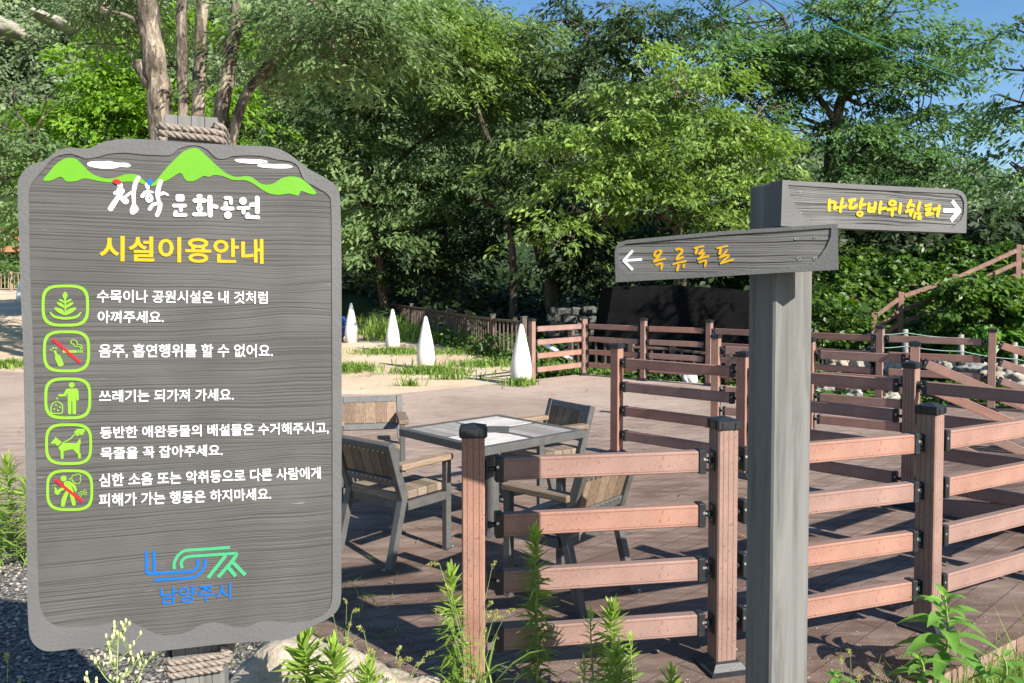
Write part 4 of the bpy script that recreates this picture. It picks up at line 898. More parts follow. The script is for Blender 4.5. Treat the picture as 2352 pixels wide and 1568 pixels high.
mk.st([(714, 595), (710, 480), (775, 335), (890, 238), (1010, 210), (1300, 192), (1850, 155)], 32, 1, round_=False); mk.st([(875, 580), (853, 480), (900, 390), (1010, 340), (1300, 318), (1940, 276)], 32, 1, round_=False)
mk.st([(1930, 277), (1975, 300), (1870, 460), (1605, 760)], 38, 1, round_=False); mk.st([(1762, 318), (1400, 772)], 38, 1, round_=False); mk.st([(1905, 455), (2160, 716)], 38, 1, round_=False); mk.st([(1815, 565), (1965, 738)], 38, 1, round_=False)
obj('emblem', mk.b, [M_paint['blue'], M_paint['teal']], board)
# its post and ropes
a, z1 = FB((372, 262), 0.06); c_, _ = FB((496, 264), 0.06)
pcx, hw = (a + c_) / 2 + 0.004, (c_ - a) / 2
b = MB()
for k in range(4):
    w = 2 * hw / 4; b.box((pcx - hw + w * (k + 0.5), 0.125, (z1 - 0.5) / 2 - 0.0012 * (k % 2)), (w - 0.001, 0.13, z1 + 0.5), bev=0.0015)
b.box((pcx, 0.125, (z1 - 0.5) / 2 - 0.008), (2 * hw - 0.006, 0.124, z1 + 0.49))
pst = obj('post', b, M_post_grey, sign)
for (px, py), tl, nt in (((430, 283), -0.06, 3.0), ((450, 1493), 0.05, 3.1)):
    _, zz = FB((px, py), 0.06); b = MB(); twisted_rope(b, rope_wrap(pcx, 0.125, hw + 0.012, 0.078, zz, nt, 0.0172, tl)); obj('rope', b, M_rope, pst, smooth=True)

# ------------------------------------------------------------------ DIRECTION SIGN
dsx, dsy = 0.815, 2.45
dsign = thing('direction_sign', 'grey timber signpost with two arrow boards pointing left and right', 'sign', (dsx, dsy, 0), 0)
b = MB(); ps = 0.134
_t = at(1745, 418, dsy); ztop = _t.z - 0.008
b.box((0, 0, (ztop - 0.5) / 2), (ps, ps, ztop + 0.5), Matrix.Rotation(R(17), 3, 'Z'), bev=0.006)
obj('post', b, M_post_grey, dsign)
def arrow_board(label, px, py, D, yaw, outer, inner, thick, fill):
    f = Face(px, py, D, yaw); lo = [f(R4(p)) for p in outer]; li = [f(R4(p)) for p in inner]
    b = MB(); b.ngon([lo], 0.006, thick); b.ngon([lo, li], 0.0, 0.0058)
    o = obj('arrow_board', b, M_border, dsign, f.loc - Vector((dsx, dsy, 0)), yaw); o['label'] = label
    b = MB(); b.ngon([li], 0.004, 0.0062); obj('panel', b, M_arrowpanel, o); fill(f, o)
def fill_left(f, o):
    mk = Marks(f, Z2, 1, 0.004)
    for pts, r in [([(335, 318), (285, 365), (268, 425), (312, 452), (380, 410), (425, 352), (400, 322), (345, 318)], 25), ([(372, 430), (330, 500), (262, 565)], 27), ([(258, 572), (400, 530), (505, 508)], 23), ([(308, 650), (375, 622), (432, 616), (440, 665), (420, 742)], [22, 24, 26, 28, 18]),
                   ([(770, 296), (830, 282), (902, 312), (880, 372), (812, 440), (775, 512)], 27), ([(782, 522), (850, 496), (918, 466)], 25), ([(695, 630), (800, 600), (985, 562)], 22), ([(815, 655), (790, 768)], 28), ([(945, 648), (932, 698)], 25),
                   ([(1182, 260), (1280, 240), (1388, 222)], 21), ([(1240, 275), (1215, 375)], 30), ([(1372, 300), (1330, 345), (1285, 398)], 22), ([(1290, 398), (1405, 365), (1365, 430), (1265, 515)], 21), ([(1265, 518), (1380, 475), (1500, 446)], 22), ([(1292, 590), (1370, 560), (1432, 550), (1442, 600), (1415, 682)], [20, 22, 24, 26, 16]),
                   ([(1702, 265), (1800, 242), (1930, 217)], 21), ([(1782, 280), (1758, 388)], 31), ([(1920, 312), (1860, 385), (1758, 480)], 22), ([(1760, 482), (1850, 445), (1958, 415), (1940, 465), (1860, 535), (1785, 608)], 22), ([(1785, 612), (1920, 570), (2062, 526)], 23)]: mk.st(pts, r)
    obj('lettering', mk.b, M_paint['yellow'], o)
    mk = Marks(f, R4, 1, 0.004)
    for pts in ([(276, 552), (192, 558)], [(227, 504), (176, 560)], [(174, 556), (226, 609)]): mk.st(pts, 7, round_=False)
    obj('arrow_mark', mk.b, M_paint['white'], o)
    for c in ((1116, 440), (1218, 432), (1128, 546), (1217, 546)):
        mk = Marks(f, R4, 1, 0.004); mk.ell(c, 11, 7, 0, -0.2); mk.ell((c[0] + 2, c[1]), 5, 4, 1); obj('bolt', mk.b, [M_zinc, M_black], o)
def fill_right(f, o):
    mk = Marks(f, Z3, 1, 0.004)
    for pts, r in [([(165, 150), (160, 220), (160, 292)], 24), ([(182, 165), (255, 182), (246, 228), (235, 268)], 20), ([(240, 275), (298, 250)], 17), ([(365, 128), (345, 220), (332, 312)], 23), ([(362, 250), (428, 226)], 17),
                   ([(468, 150), (560, 132)], 20), ([(502, 158), (486, 215), (480, 258)], 24), ([(480, 262), (530, 258), (585, 226)], 20), ([(668, 128), (645, 200), (638, 258)], 23), ([(655, 222), (722, 205)], 17),
                   ([(776, 198), (768, 308)], 22), ([(872, 190), (868, 240), (850, 308)], 24), ([(785, 265), (848, 255)], 14), ([(772, 314), (848, 310)], 18), ([(960, 178), (945, 250), (936, 328)], 23), ([(962, 280), (1034, 260)], 17),
                   ([(1062, 291), (1195, 270)], 18), ([(1138, 295), (1132, 368)], 23), ([(1264, 206), (1246, 328)], 24), ([(1420, 152), (1396, 200), (1372, 246)], 22), ([(1408, 208), (1472, 226)], 18), ([(1347, 318), (1456, 292)], 18), ([(1445, 302), (1412, 368)], 20), ([(1560, 182), (1532, 288)], 23),
                   ([(1490, 338), (1472, 412)], 18), ([(1510, 350), (1568, 344), (1544, 402)], 15), ([(1532, 420), (1574, 418)], 20), ([(1646, 230), (1734, 211)], 16), ([(1652, 286), (1728, 272)], 16), ([(1718, 290), (1660, 352)], 18), ([(1658, 368), (1758, 350)], 19), ([(1772, 290), (1848, 262)], 15), ([(1860, 240), (1846, 310), (1832, 378)], 23)]: mk.st(pts, r)
    mk.ell((630, 352), 56, 50, 0, 0, (16, 14)); mk.ell((1135, 187), 66, 52, 0, 0, (24, 13))
    obj('lettering', mk.b, M_paint['yellow'], o)
    mk = Marks(f, Z3, 1, 0.004)
    for pts in ([(1935, 300), (2170, 308)], [(2070, 155), (2192, 318)], [(2192, 296), (2050, 458)]): mk.st(pts, 24, round_=False)
    obj('arrow_mark', mk.b, M_paint['white'], o)
    for c in ((1133, 184), (1133, 300)):
        mk = Marks(f, R4, 1, 0.004); mk.ell(c, 7, 6, 0); mk.ell((c[0], c[1] - 1), 3, 3, 1); obj('bolt', mk.b, [M_boulder, M_black], o)
arrow_board('arrow board pointing right', 1850, 470, 2.345, R(23),
            [(1040, 121), (1500, 147), (1985, 171), (2016, 182), (2034, 205), (2043, 245), (2041, 330), (2038, 409), (1700, 397), (1300, 381), (1031, 371)],
            [(1070, 148), (1500, 173), (1985, 195), (2012, 208), (2027, 240), (2025, 300), (2008, 340), (1962, 380), (1700, 371), (1400, 357), (1200, 345), (1160, 327), (1120, 272), (1082, 205)], 0.05, fill_right)
arrow_board('arrow board pointing left', 1800, 590, 2.30, R(-16),
            [(133, 676), (128, 510), (138, 476), (158, 458), (195, 447), (700, 399), (1000, 380), (1340, 358), (1345, 608), (1000, 626), (600, 650)],
            [(148, 512), (156, 486), (190, 468), (700, 420), (1000, 401), (1306, 381), (1302, 430), (1280, 482), (1240, 540), (1190, 577), (1100, 594), (700, 620), (240, 648), (192, 630), (156, 590)], 0.042, fill_left)

# ------------------------------------------------------------------ RAILINGS
PW = 0.093
def post_meshes(h=1.09):
    b = MB(); b.box((0, 0, (h - 0.045) / 2), (PW, PW, h - 0.045), bev=0.006)
    c = MB(); hw_ = 0.0535; c.box((0, 0, h - 0.032), (2 * hw_, 2 * hw_, 0.04), bev=0.004)
    c.add([(-hw_, -hw_, h - 0.0125), (hw_, -hw_, h - 0.0125), (hw_, hw_, h - 0.0125), (-hw_, hw_, h - 0.0125), (0, 0, h + 0.004)], [(0, 1, 4), (1, 2, 4), (2, 3, 4), (3, 0, 4)])
    for sx, sy in ((1, 0), (-1, 0), (0, 1), (0, -1)):
        for o in (-0.03, 0.03): c.box((sx * (hw_ + 0.0005) + (o if sx == 0 else 0), sy * (hw_ + 0.0005) + (o if sy == 0 else 0), h - 0.034), (0.006, 0.006, 0.03))
    f = MB(); f.lathe([(0.128, 0.0), (0.128, 0.012), (0.112, 0.017), (0.082, 0.042), (0.069, 0.048)], 4)
    m = Matrix.Rotation(R(45), 3, 'Z'); f.v = [tuple(m @ Vector(v)) for v in f.v]
    return [mesh_np(n_, x.v, x.f, x.t) for n_, x in (('post', b), ('post_cap', c), ('base_flange', f))]
ME_post, ME_cap, ME_flange = post_meshes()
ME_post.materials.append(M_post); ME_cap.materials.append(M_black); ME_flange.materials.append(M_black)
def bracket_mesh():
    b = MB(); b.box((0.016, 0, 0), (0.034, 0.056, 0.102), bev=0.004)
    b.tube([(-0.002, 0, 0), (-0.036, 0, 0)], 0.011, 10); b.box((-0.022, 0, 0), (0.016, 0.026, 0.026), bev=0.004)
    b.box((-0.038, 0, 0), (0.007, 0.05, 0.085), bev=0.003)
    for s in (-1, 1): b.tube([(0.008, s * 0.03, 0.012), (0.008, s * 0.026, 0.012)], 0.006, 8, mi=1)
    b.tube([(-0.045, 0, 0.028), (-0.0345, 0, 0.028)], 0.005, 8, mi=1); b.tube([(-0.045, 0, -0.028), (-0.0345, 0, -0.028)], 0.005, 8, mi=1)
    me = mesh_np('rail_bracket', b.v, b.f, b.t, b.m); me.materials.append(M_black); me.materials.append(M_zinc); return me
ME_br = bracket_mesh()
ZL = (0.902, 0.672, 0.437, 0.200)
def add_rail(root, a, c, gap=0.088):
    a, c = Vector(a), Vector(c); d = (c - a); L = d.length; d.normalize(); a2 = a + d * gap; c2 = c - d * gap; L2 = (c2 - a2).length
    b = MB(); b.box((0, 0, 0), (L2 - 0.002, 0.046, 0.091), bev=0.004)
    o = obj('rail', b, M_rail, root); o.location = (a2 + c2) / 2 - root.location
    yaw = math.atan2(d.y, d.x); pit = -math.asin(d.z); o.rotation_euler = (0, pit, yaw)
    for sgn, rz in ((-1, 0), (1, math.pi)):
        k = link('rail_bracket', ME_br, None, o, (sgn * (L2 / 2 - 0.0), 0, 0), rz)
    return o
def railing(label, pts, yaws=None, skip=(), slopes=(), nolast=0):
    root = thing('deck_railing', label, 'railing', (*pts[0][:2], 0), 0, 'composite railings round the deck')
    P3 = [Vector((p[0], p[1], p[2] if len(p) > 2 else 0)) for p in pts]
    for i, p in enumerate(P3):
        if yaws and yaws[i] is not None: yw = R(yaws[i])
        else:
            d = P3[min(i + 1, len(P3) - 1)] - P3[max(i - 1, 0)]; yw = math.atan2(d.y, d.x)
        o = link('post', ME_post, None, root, p - root.location, yw)
        link('post_cap', ME_cap, None, o); link('base_flange', ME_flange, None, o)
    for i in range(len(P3) - 1):
        for z in ZL: add_rail(root, P3[i] + Vector((0, 0, z)), P3[i + 1] + Vector((0, 0, z)))
    return root
P1, P2, P3_, P4, P5 = (-0.157, 3.25), (0.906, 3.43), (2.0, 3.83), (3.0, 4.38), (3.8, 4.98)
railing('reddish brown four rail railing nearest the camera, curving behind the signpost', [P1, P2, P3_, P4, P5], [2, 14, 40, 34, None])
B1, B2, B3, B4 = (1.02, 7.81), (1.99, 6.9), (2.96, 5.95), (3.62, 5.15)
railing('brown railing running from beside the table to the right, in the middle of the deck', [B1, B2, B3, B4])
railing('brown railing behind the middle one, ending in steep rails down to the right', [(2.37, 9.33), (3.245, 8.75), (4.07, 8.12), (5.45, 7.7, -0.62)])
railing('brown railing along the far edge of the deck in front of the black netting', [(0.34, 13.7), (1.33, 14.75), (2.28, 13.92), (3.24, 13.2), (4.22, 12.28), (5.2, 11.35), (6.3, 10.55), (7.5, 10.1, -0.45)])

# picket fences
def picket(label, pts, h=0.9, z=None, m=M_oldrail, group='dark picket fences', sp=0.2):
    P_ = [Vector(p) for p in pts]; root = thing('picket_fence', label, 'fence', P_[0], 0, group)
    for i, p in enumerate(P_):
        d = P_[min(i + 1, len(P_) - 1)] - P_[max(i - 1, 0)]; yw = math.atan2(d.y, d.x)
        b = MB(); b.box((0, 0, h / 2 + 0.05), (0.11, 0.11, h + 0.1), bev=0.006); o = obj('post', b, m, root, p - root.location, yw)
        b = MB(); b.box((0, 0, h + 0.115), (0.125, 0.125, 0.03), bev=0.008); obj('post_cap', b, M_steel, o)
    for a, c in zip(P_[:-1], P_[1:]):
        u = Vector((0, 0, 1)); d = (c - a).normalized(); e0, e1 = a + d * 0.06, c - d * 0.06; L = (e1 - e0).length
        q = root.location
        for z0, hh, nm in ((h, 0.05, 'top_rail'), (0.13, 0.05, 'bottom_rail')):
            b = MB(); b.bar(e0 + u * z0 - q, e1 + u * z0 - q, 0.07, hh, bev=0.005); obj(nm, b, m, root)
        b = MB(); n_ = max(2, int(L / sp)); y = Vector((-d.y, d.x, 0)).normalized()
        for k in range(n_):
            p = e0.lerp(e1, (k + 0.5) / n_) - q; b.bar(p + u * 0.157, p + u * (h - 0.027), 0.03, 0.045, up=d, bev=0.003)
        obj('picket_panel', b, m, root)
    return root
fz = lambda x, y, k: (x, y, k)
picket('long dark brown picket fence running behind the white cones', [fz(0.25, 17.2, 0.0), fz(-0.45, 18.7, 0.0), fz(-1.14, 20.8, 0.0), fz(-1.8, 22.9, 0.01), fz(-2.54, 25.0, 0.03), fz(-3.4, 27.2, 0.05), fz(-4.3, 29.5, 0.08), fz(-5.4, 31.8, 0.1), fz(-6.5, 34.0, 0.14), fz(-7.8, 36.5, 0.2)], 0.86)
def zb(px, py_top, D, h): return at(px, py_top, D).z - h - 0.1
pf = []
for px, py, D in [(1312, 760, 17.0), (1450, 785, 16.2), (1545, 790, 15.9), (1674, 806, 15.4), (1800, 850, 14.8), (1930, 868, 14.2), (2060, 880, 13.6), (2190, 905, 12.9), (2330, 925, 12.2)]:
    q = at(px, py, D); pf.append((q.x, q.y, q.z - 0.9))
picket('picket fence on the lower path beyond the far railing', pf, 0.8)
q0 = Vector(at(-40, 625, 44)); pts = [(at(px, 622, 44).x, 44 + dd, at(px, 668, 44).z) for px, dd in ((-70, 0), (-22, 0), (26, 0), (74, 0))]
picket('weathered picket fence at the far left below the orange footbridge', pts, 0.98, m=simple('weathered_timber', (0.30, 0.22, 0.16), 0.8, var=0.3), sp=0.2)
# footbridge
k = 46 / F; o0 = at(0, 580, 46)
br = thing('footbridge', 'orange brown timber footbridge at the far left edge', 'bridge', o0)
b = MB(); b.box((-2.2, 0, 0.17), (6.6, 1.4, 0.32), bev=0.02); obj('beam', b, M_bridge, br)
for px in (-90, -40, 11, 56):
    b = MB(); b.box(((px) * k, -0.6, 0.9), (0.18, 0.14, 1.1), bev=0.01); obj('post', b, M_bridge, br)
for z in (0.83, 1.22):
    b = MB(); b.box((-2.0, -0.6, z), (7.0, 0.08, 0.16), bev=0.01); obj('rail', b, M_bridge, br)
b = MB(); b.box((-1.9, 0.2, -1.4), (0.9, 1.1, 2.9), bev=0.05); obj('pier', b, M_concrete_white, br)

# stair handrail climbing the bank
def stair_rail():
    A = at(2005, 762, 16.3); B = at(2067, 714, 16.4); Cc = at(2190, 674, 16.7); Dd = at(2337, 611, 17.0); E_ = at(2460, 560, 17.3)
    tops = [at(2005, 721, 16.3), at(2067, 675, 16.4), at(2190, 633, 16.7), at(2337, 566, 17.0), at(2460, 505, 17.3)]
    root = thing('stair_handrail', 'brown timber handrail climbing the leafy bank on the right', 'handrail', A)
    for p, t in zip((A, B, Cc, Dd, E_), tops):
        b = MB(); b.bar(Vector((t.x, t.y, p.z - 0.5)) - A, t + Vector((0, 0, 0.04)) - A, 0.12, 0.12, up=(0, 1, 0), bev=0.008); obj('post', b, M_dullrail, root)
    for i in range(4):
        for dz in (0.06, 0.33, 0.58):
            b = MB(); a, c = tops[i] - Vector((0, 0.05, dz)), tops[i + 1] - Vector((0, 0.05, dz)); d = (c - a).normalized()
            b.bar(a + d * 0.07 - A, c - d * 0.07 - A, 0.05, 0.085, bev=0.006); obj('rail', b, M_dullrail, root)
M_dullrail = simple('dull_red_timber', (0.20, 0.115, 0.085), 0.8, var=0.35, scale=9)
stair_rail()
# rope fence at the foot of the bank
def rope_fence():
    spec = [(2079, 756, 812), (2207, 768, 820), (2330, 786, 845), (2450, 800, 870)]
    D = 14.6; A = at(2079, 812, D); root = thing('rope_fence', 'low rope fence of grey posts in front of the leafy bank', 'fence', A)
    tops = []
    for px, y0, y1 in spec:
        t, p = at(px, y0, D), at(px, y1 + 30, D); tops.append(t)
        b = MB(); b.tube([p - A, t - A], [0.055, 0.05], 10); obj('post', b, M_rockgrey, root, smooth=True)
    tl = [at(1990, 758, D)] + tops
    for dz in (0.06, 0.3):
        b = MB()
        for a, c in zip(tl[:-1], tl[1:]):
            b.tube([a.lerp(c, t) - A - Vector((0, 0.05, dz + 0.025 * math.sin(math.pi * t))) for t in np.linspace(0, 1, 9)], 0.007, 6)
        obj('rope', b, M_paint_rope, root)
M_paint_rope = simple('pale_green_rope', (0.24, 0.36, 0.32), 0.8, var=0.2, scale=30)
rope_fence()

# ------------------------------------------------------------------ TABLE AND CHAIRS
tc = (-0.135, 5.35); TS = 0.885; TZ = 0.69; tyaw = math.atan2(5.96 - 5.38, -0.115 + 0.752)
tab = thing('picnic_table', 'square steel table with four grey timber quarters on one column', 'table', (*tc, 0), tyaw)
b = MB(); h2 = TS / 2
for sx, sy in ((1, 0), (-1, 0), (0, 1), (0, -1)):
    L = TS if sx == 0 else TS - 0.1
    b.box((sx * (h2 - 0.025), sy * (h2 - 0.025), TZ - 0.025), (L if sx == 0 else 0.05, L if sy == 0 else 0.05, 0.05), bev=0.003)
b.box((0, 0, TZ - 0.022), (0.034, TS - 0.1, 0.036)); b.box((0, 0, TZ - 0.0225), (TS - 0.1, 0.034, 0.035))
q = 0.16; b.ngon([[(q, 0), (0, q), (-q, 0), (0, -q)]], 0, 0.003); nv = 8
b.v[-nv:] = [(x, z, TZ + 0.001 - y) for x, y, z in b.v[-nv:]]
obj('table_frame', b, M_steel, tab)
k = 0
for sx in (-1, 1):
    for sy in (-1, 1):
        lo, hi = 0.0185, h2 - 0.052; n_ = 4; w = (hi - lo) / n_; b = MB()
        along_x = sx * sy > 0; bt = [0.72, 0.28, 0.25, 0.68][k]; k += 1
        for i_ in range(n_):
            a0, a1 = lo + w * i_ + 0.0012, lo + w * (i_ + 1) - 0.0012
            s0 = max(lo, q + 0.004 - a0) if a0 < q else lo; s1 = max(lo, q + 0.004 - a1) if a1 < q else lo
            if along_x: pl = [(s0, a0), (hi, a0), (hi, a1), (s1, a1)]
            else: pl = [(a0, s0), (a1, s1), (a1, hi), (a0, hi)]
            pl = [(x * sx, y * sy) for x, y in pl]; vs_ = [(x, y, TZ - 0.002 - 0.0006 * i_) for x, y in pl] + [(x, y, TZ - 0.03) for x, y in pl]
            ar = sum(pl[j][0] * pl[(j + 1) % 4][1] - pl[(j + 1) % 4][0] * pl[j][1] for j in range(4))
            fs = [(0, 1, 2, 3)] + [(j, j + 4, (j + 1) % 4 + 4, (j + 1) % 4) for j in range(4)]
            if ar < 0: fs = [f[::-1] for f in fs]
            b.add(vs_, fs, bt + rng.uniform(-0.1, 0.1))
        obj('tabletop_quarter', b, M_tabletop, tab)
b = MB(); b.tube([(0, 0, 0), (0, 0, TZ - 0.05)], 0.048, 24); b.lathe([(0.16, 0), (0.16, 0.012), (0.05, 0.014)], 24); b.box((0, 0, TZ - 0.056), (0.3, 0.3, 0.008))
obj('column', b, M_steel, tab, smooth=False)

def make_chair():
    t = thing('park_chair', 'x', 'chair', (0, 0, 0), 0, 'steel and timber chairs round the table')
    w = 0.235
    for s in (-1, 1):
        b = MB(); x = s * w
        b.bar((x, -0.27, 0), (x, -0.165, 0.41), 0.04, 0.05, up=(1, 0, 0), bev=0.003)
        b.box((x, -0.285, 0.004), (0.06, 0.09, 0.008)); b.tube([(x, -0.315, 0.005), (x, -0.315, 0.013)], 0.009, 8, mi=1)
        obj('leg', b, [M_steel, M_zinc], t)
        b = MB(); b.box((x, 0.205, 0.29), (0.04, 0.045, 0.562), bev=0.003); b.box((x, 0.225, 0.004), (0.06, 0.09, 0.008)); b.tube([(x, 0.255, 0.005), (x, 0.255, 0.013)], 0.009, 8, mi=1)
        obj('leg', b, [M_steel, M_zinc], t)
        b = MB(); b.box((s * (w + 0.012), 0.0, 0.59), (0.082, 0.43, 0.036), bev=0.006, tint=0.5 + 0.1 * s); obj('armrest', b, M_slat_y, t)
    b = MB()
    for s in (-1, 1): b.box((s * w, 0.022, 0.345), (0.038, 0.32, 0.05), bev=0.003)
    b.box((0, -0.165, 0.352), (2 * w - 0.042, 0.035, 0.05), bev=0.003); b.box((0, 0.205, 0.345), (2 * w - 0.042, 0.035, 0.05), bev=0.003)
    obj('seat_frame', b, M_steel, t)
    b = MB()
    for i_ in range(5):
        y = -0.165 + 0.083 * i_; b.box((0, y + 0.02, 0.397), (2 * w - 0.045, 0.0805, 0.05), bev=0.006, tint=0.3 + 0.5 * rng.random())
    obj('seat', b, M_slat_x, t)
    # back: leans from the bend at seat height
    bk = MB(); p0, p1 = Vector((0, -0.170, 0.40)), Vector((0, -0.275, 0.735)); d = (p1 - p0).normalized(); nb = Vector((0, d.z, -d.y)); L = (p1 - p0).length
    M = Matrix((Vector((1, 0, 0)), nb, d)).transposed()
    def bb(x, y, z, sz, mb, **kw): mb.box(p0 + M @ Vector((x, y, z)), sz, M, **kw)
    for s in (-1, 1): bb(s * (w + 0.004), 0, L / 2, (0.045, 0.05, L), bk, bev=0.003)
    for z in (L - 0.028, 0.098): bb(0, 0, z, (2 * w - 0.038, 0.036, 0.05), bk, bev=0.003)
    for z in (L - 0.05, 0.115):
        for i_ in range(10):
            c0 = p0 + M @ Vector((-0.19 + 0.0422 * i_, -0.018, z)); bk.tube([c0, c0 - nb * 0.004], 0.0055, 8, mi=1)
    frame = obj('backrest_frame', bk, [M_steel, M_zinc], t)
    b = MB()
    for i_ in range(5): bb(-0.172 + 0.086 * i_, 0.004, (L - 0.05 + 0.12) / 2 + 0.003, (0.0815, 0.022, L - 0.05 - 0.125), b, bev=0.003, tint=0.25 + 0.6 * rng.random())
    obj('backrest', b, M_slat_z, t)
    return t
chair = make_chair()
def face(fx, fy): return math.atan2(-fx, fy)
specs = [((-0.72, 4.98), face(0.63, 0.77), 'park chair nearest the information sign, seen from behind'),
         ((-1.12, 6.36), face(0.2, -0.98), 'park chair partly hidden by the information sign, its pale backrest facing the camera'),
         ((0.29, 4.30), face(-0.77, 0.64), 'park chair behind the nearest railing, its back to the camera'),
         ((0.24, 6.12), face(-0.80, -0.56), 'park chair on the far side of the table, its dark backrest facing left')]
for i_, (p, yw, lab) in enumerate(specs):
    c = chair if i_ == 0 else copy_tree(chair); c.location = (*p, 0.0); c.rotation_euler = (0, 0, yw); c['label'] = lab

# ------------------------------------------------------------------ CONES, NETTING, ROCKS, SMALL THINGS
def cone_mesh():
    b = MB(); pr = cr([(0.132, -0.1), (0.148, 0.0), (0.172, 0.12), (0.180, 0.22), (0.172, 0.34), (0.145, 0.52), (0.103, 0.72), (0.060, 0.91), (0.036, 1.005), (0.022, 1.035), (0.003, 1.048)], 4)
    b.lathe([(max(r, 0.002), z) for r, z in pr], 32); me = mesh_np('cone', b.v, b.f, b.t, None, True); me.materials.append(M_cone); return me
MEC = cone_mesh()
for px, py, z, lab, s in [(807, 790, 0.0, 'white painted teardrop bollard next to the person in blue', 1.07), (902, 808, 0.0, 'white teardrop bollard, second from the information sign', 1.0), (978, 846, 0.0, 'white teardrop bollard nearest the table, grass round its foot', 1.0), (1197, 881, 0.0, 'white teardrop bollard striped by shadows beside the railing post', 0.97)]:
    p = gp(px, py, 0.0); o = link('cone_bollard', MEC, None, None, (p.x, p.y, float(sandz(p.x, p.y)) if px < 1100 else -0.01)); o.scale = (1, 1, s)
    tag(o, lab, 'bollard', 'white teardrop bollards on the sand')
p = at(48, 694, 36); o = link('cone_bollard', MEC, None, None, (p.x, p.y, p.z)); o.scale = (1, 1, 1.02); tag(o, 'white teardrop bollard peeping out left of the information sign', 'bollard', 'white teardrop bollards on the sand')

# black netting over a wall behind the railing
b = MB(); Dn = 17.0
fr = [at(1368, 770, Dn), at(1408, 660, Dn), at(1560, 655, Dn), at(1690, 664, Dn), at(1850, 690, Dn), at(1875, 800, Dn)]
p0 = fr[0]
lp = [(q.x - p0.x, q.z - p0.z) for q in fr]; lp[0] = (lp[0][0], -1.2); lp[-1] = (lp[-1][0], -1.2)
b.ngon([lp], 0.0, 2.2)
tag(obj('netting_wall', b, M_net, None, (p0.x, p0.y, p0.z)), 'long low wall wrapped in black netting behind the far railing', 'wall')
# dark stone wall under the gnarled tree
b = MB()
rr = random.Random(5); c0 = at(1300, 745, 24.5)
for r_ in range(6):
    x = -0.6 + 0.1 * (r_ % 2)
    while x < 3.2:
        w_ = rr.uniform(0.2, 0.6); b.box((x + w_ / 2, rr.uniform(-0.1, 0.1), -0.7 + 0.22 * r_ + rr.uniform(-0.04, 0.04)), (w_ - 0.01, 0.4, rr.uniform(0.2, 0.28)), Matrix.Rotation(rr.uniform(-0.15, 0.15), 3, 'Y'), bev=0.05); x += w_
tag(obj('stone_wall', b, simple('dark_stone', (0.10, 0.10, 0.085), 0.9, var=0.5, scale=4, bump=0.8, bscale=14), None, c0), 'low dry stone wall in the shade at the foot of the gnarled tree', 'wall')
# boulders by the information sign
for (x, y, z, rx, ry, rz, sd_, lab) in [(-0.80, 2.98, -0.03, 0.34, 0.3, 0.31, 3, 'big tan boulder behind the foot of the information sign'), (-0.40, 3.05, -0.14, 0.42, 0.26, 0.27, 5, 'low sloping tan boulder right of the bigger one'), (-0.30, 2.62, -0.12, 0.28, 0.2, 0.17, 8, 'small flat tan stone at the bottom edge below the railing')]:
    tag(link('boulder', rock_mesh(rx, ry, rz, sd_, 0.28, 4), M_boulder, None, (x, y, z)), lab, 'boulder', 'tan boulders by the sign')
rocks = [(1925, 832, 14.6, 26, 15, M_boulder, 'rounded tan rock seen between the railings right of the signpost'), (1975, 832, 14.6, 22, 20, M_rock, 'pale angular rock right of the rounded tan one'), (2045, 838, 14.4, 26, 20, M_rockgrey, 'grey rock behind the second far railing post'), (2240, 848, 13.0, 38, 18, M_rockgrey, 'flat grey rock below the rope fence'), (2300, 858, 12.6, 44, 20, M_boulder, 'tan rock at the right beneath the rope fence'), (2340, 868, 12.4, 36, 20, M_rock, 'pale rock cut by the right edge of the picture'), (1960, 905, 13.6, 20, 14, M_rockgrey, 'dark grey rock seen through the low pickets'), (2040, 915, 13.2, 22, 14, M_rock, 'white rock seen through the low pickets'), (2170, 835, 13.6, 24, 14, M_rock, 'small pale rock left of the flat grey one'), (1890, 885, 14.0, 20, 14, M_rockgrey, 'grey stone low behind the signpost')]
for px, py, D, w_, h_, m_, lab in rocks:
    k = D / F; tag(link('rock', rock_mesh(w_ * k, w_ * k * 0.8, h_ * k * 1.2, px * 0.01, 0.6, 4), m_, None, at(px, py, D)), lab, 'rock', 'rocks along the stream')
b = MB(); a, c = at(1238, 782, 14.9), at(1312, 826, 14.9); b.tube([a - a, c - a], 0.04, 12); tag(obj('plastic_pipe', b, M_whiteplastic, None, a, smooth=True), 'white plastic pipe leaning beyond the corner of the far railing', 'pipe')
p = at(1583, 868, 14.3); tag(link('plastic_sack', rock_mesh(0.13, 0.1, 0.14, 4, 0.6), M_whiteplastic, None, p), 'white plastic sack lying behind the far railing', 'sack')
b = MB(); ln = [at(1700, -32, 9.0), at(1900, 52, 11), at(2130, 150, 14), at(2352, 235, 18), at(2500, 285, 22)]
b.tube([Vector(q) - ln[0] for q in cr([tuple(v) for v in ln], 8)], 0.008, 6); tag(obj('cable', b, simple('teal_cable', (0.03, 0.17, 0.21), 0.5, var=0.1), None, ln[0]), 'thin teal cable slanting across the trees at the upper right', 'cable')
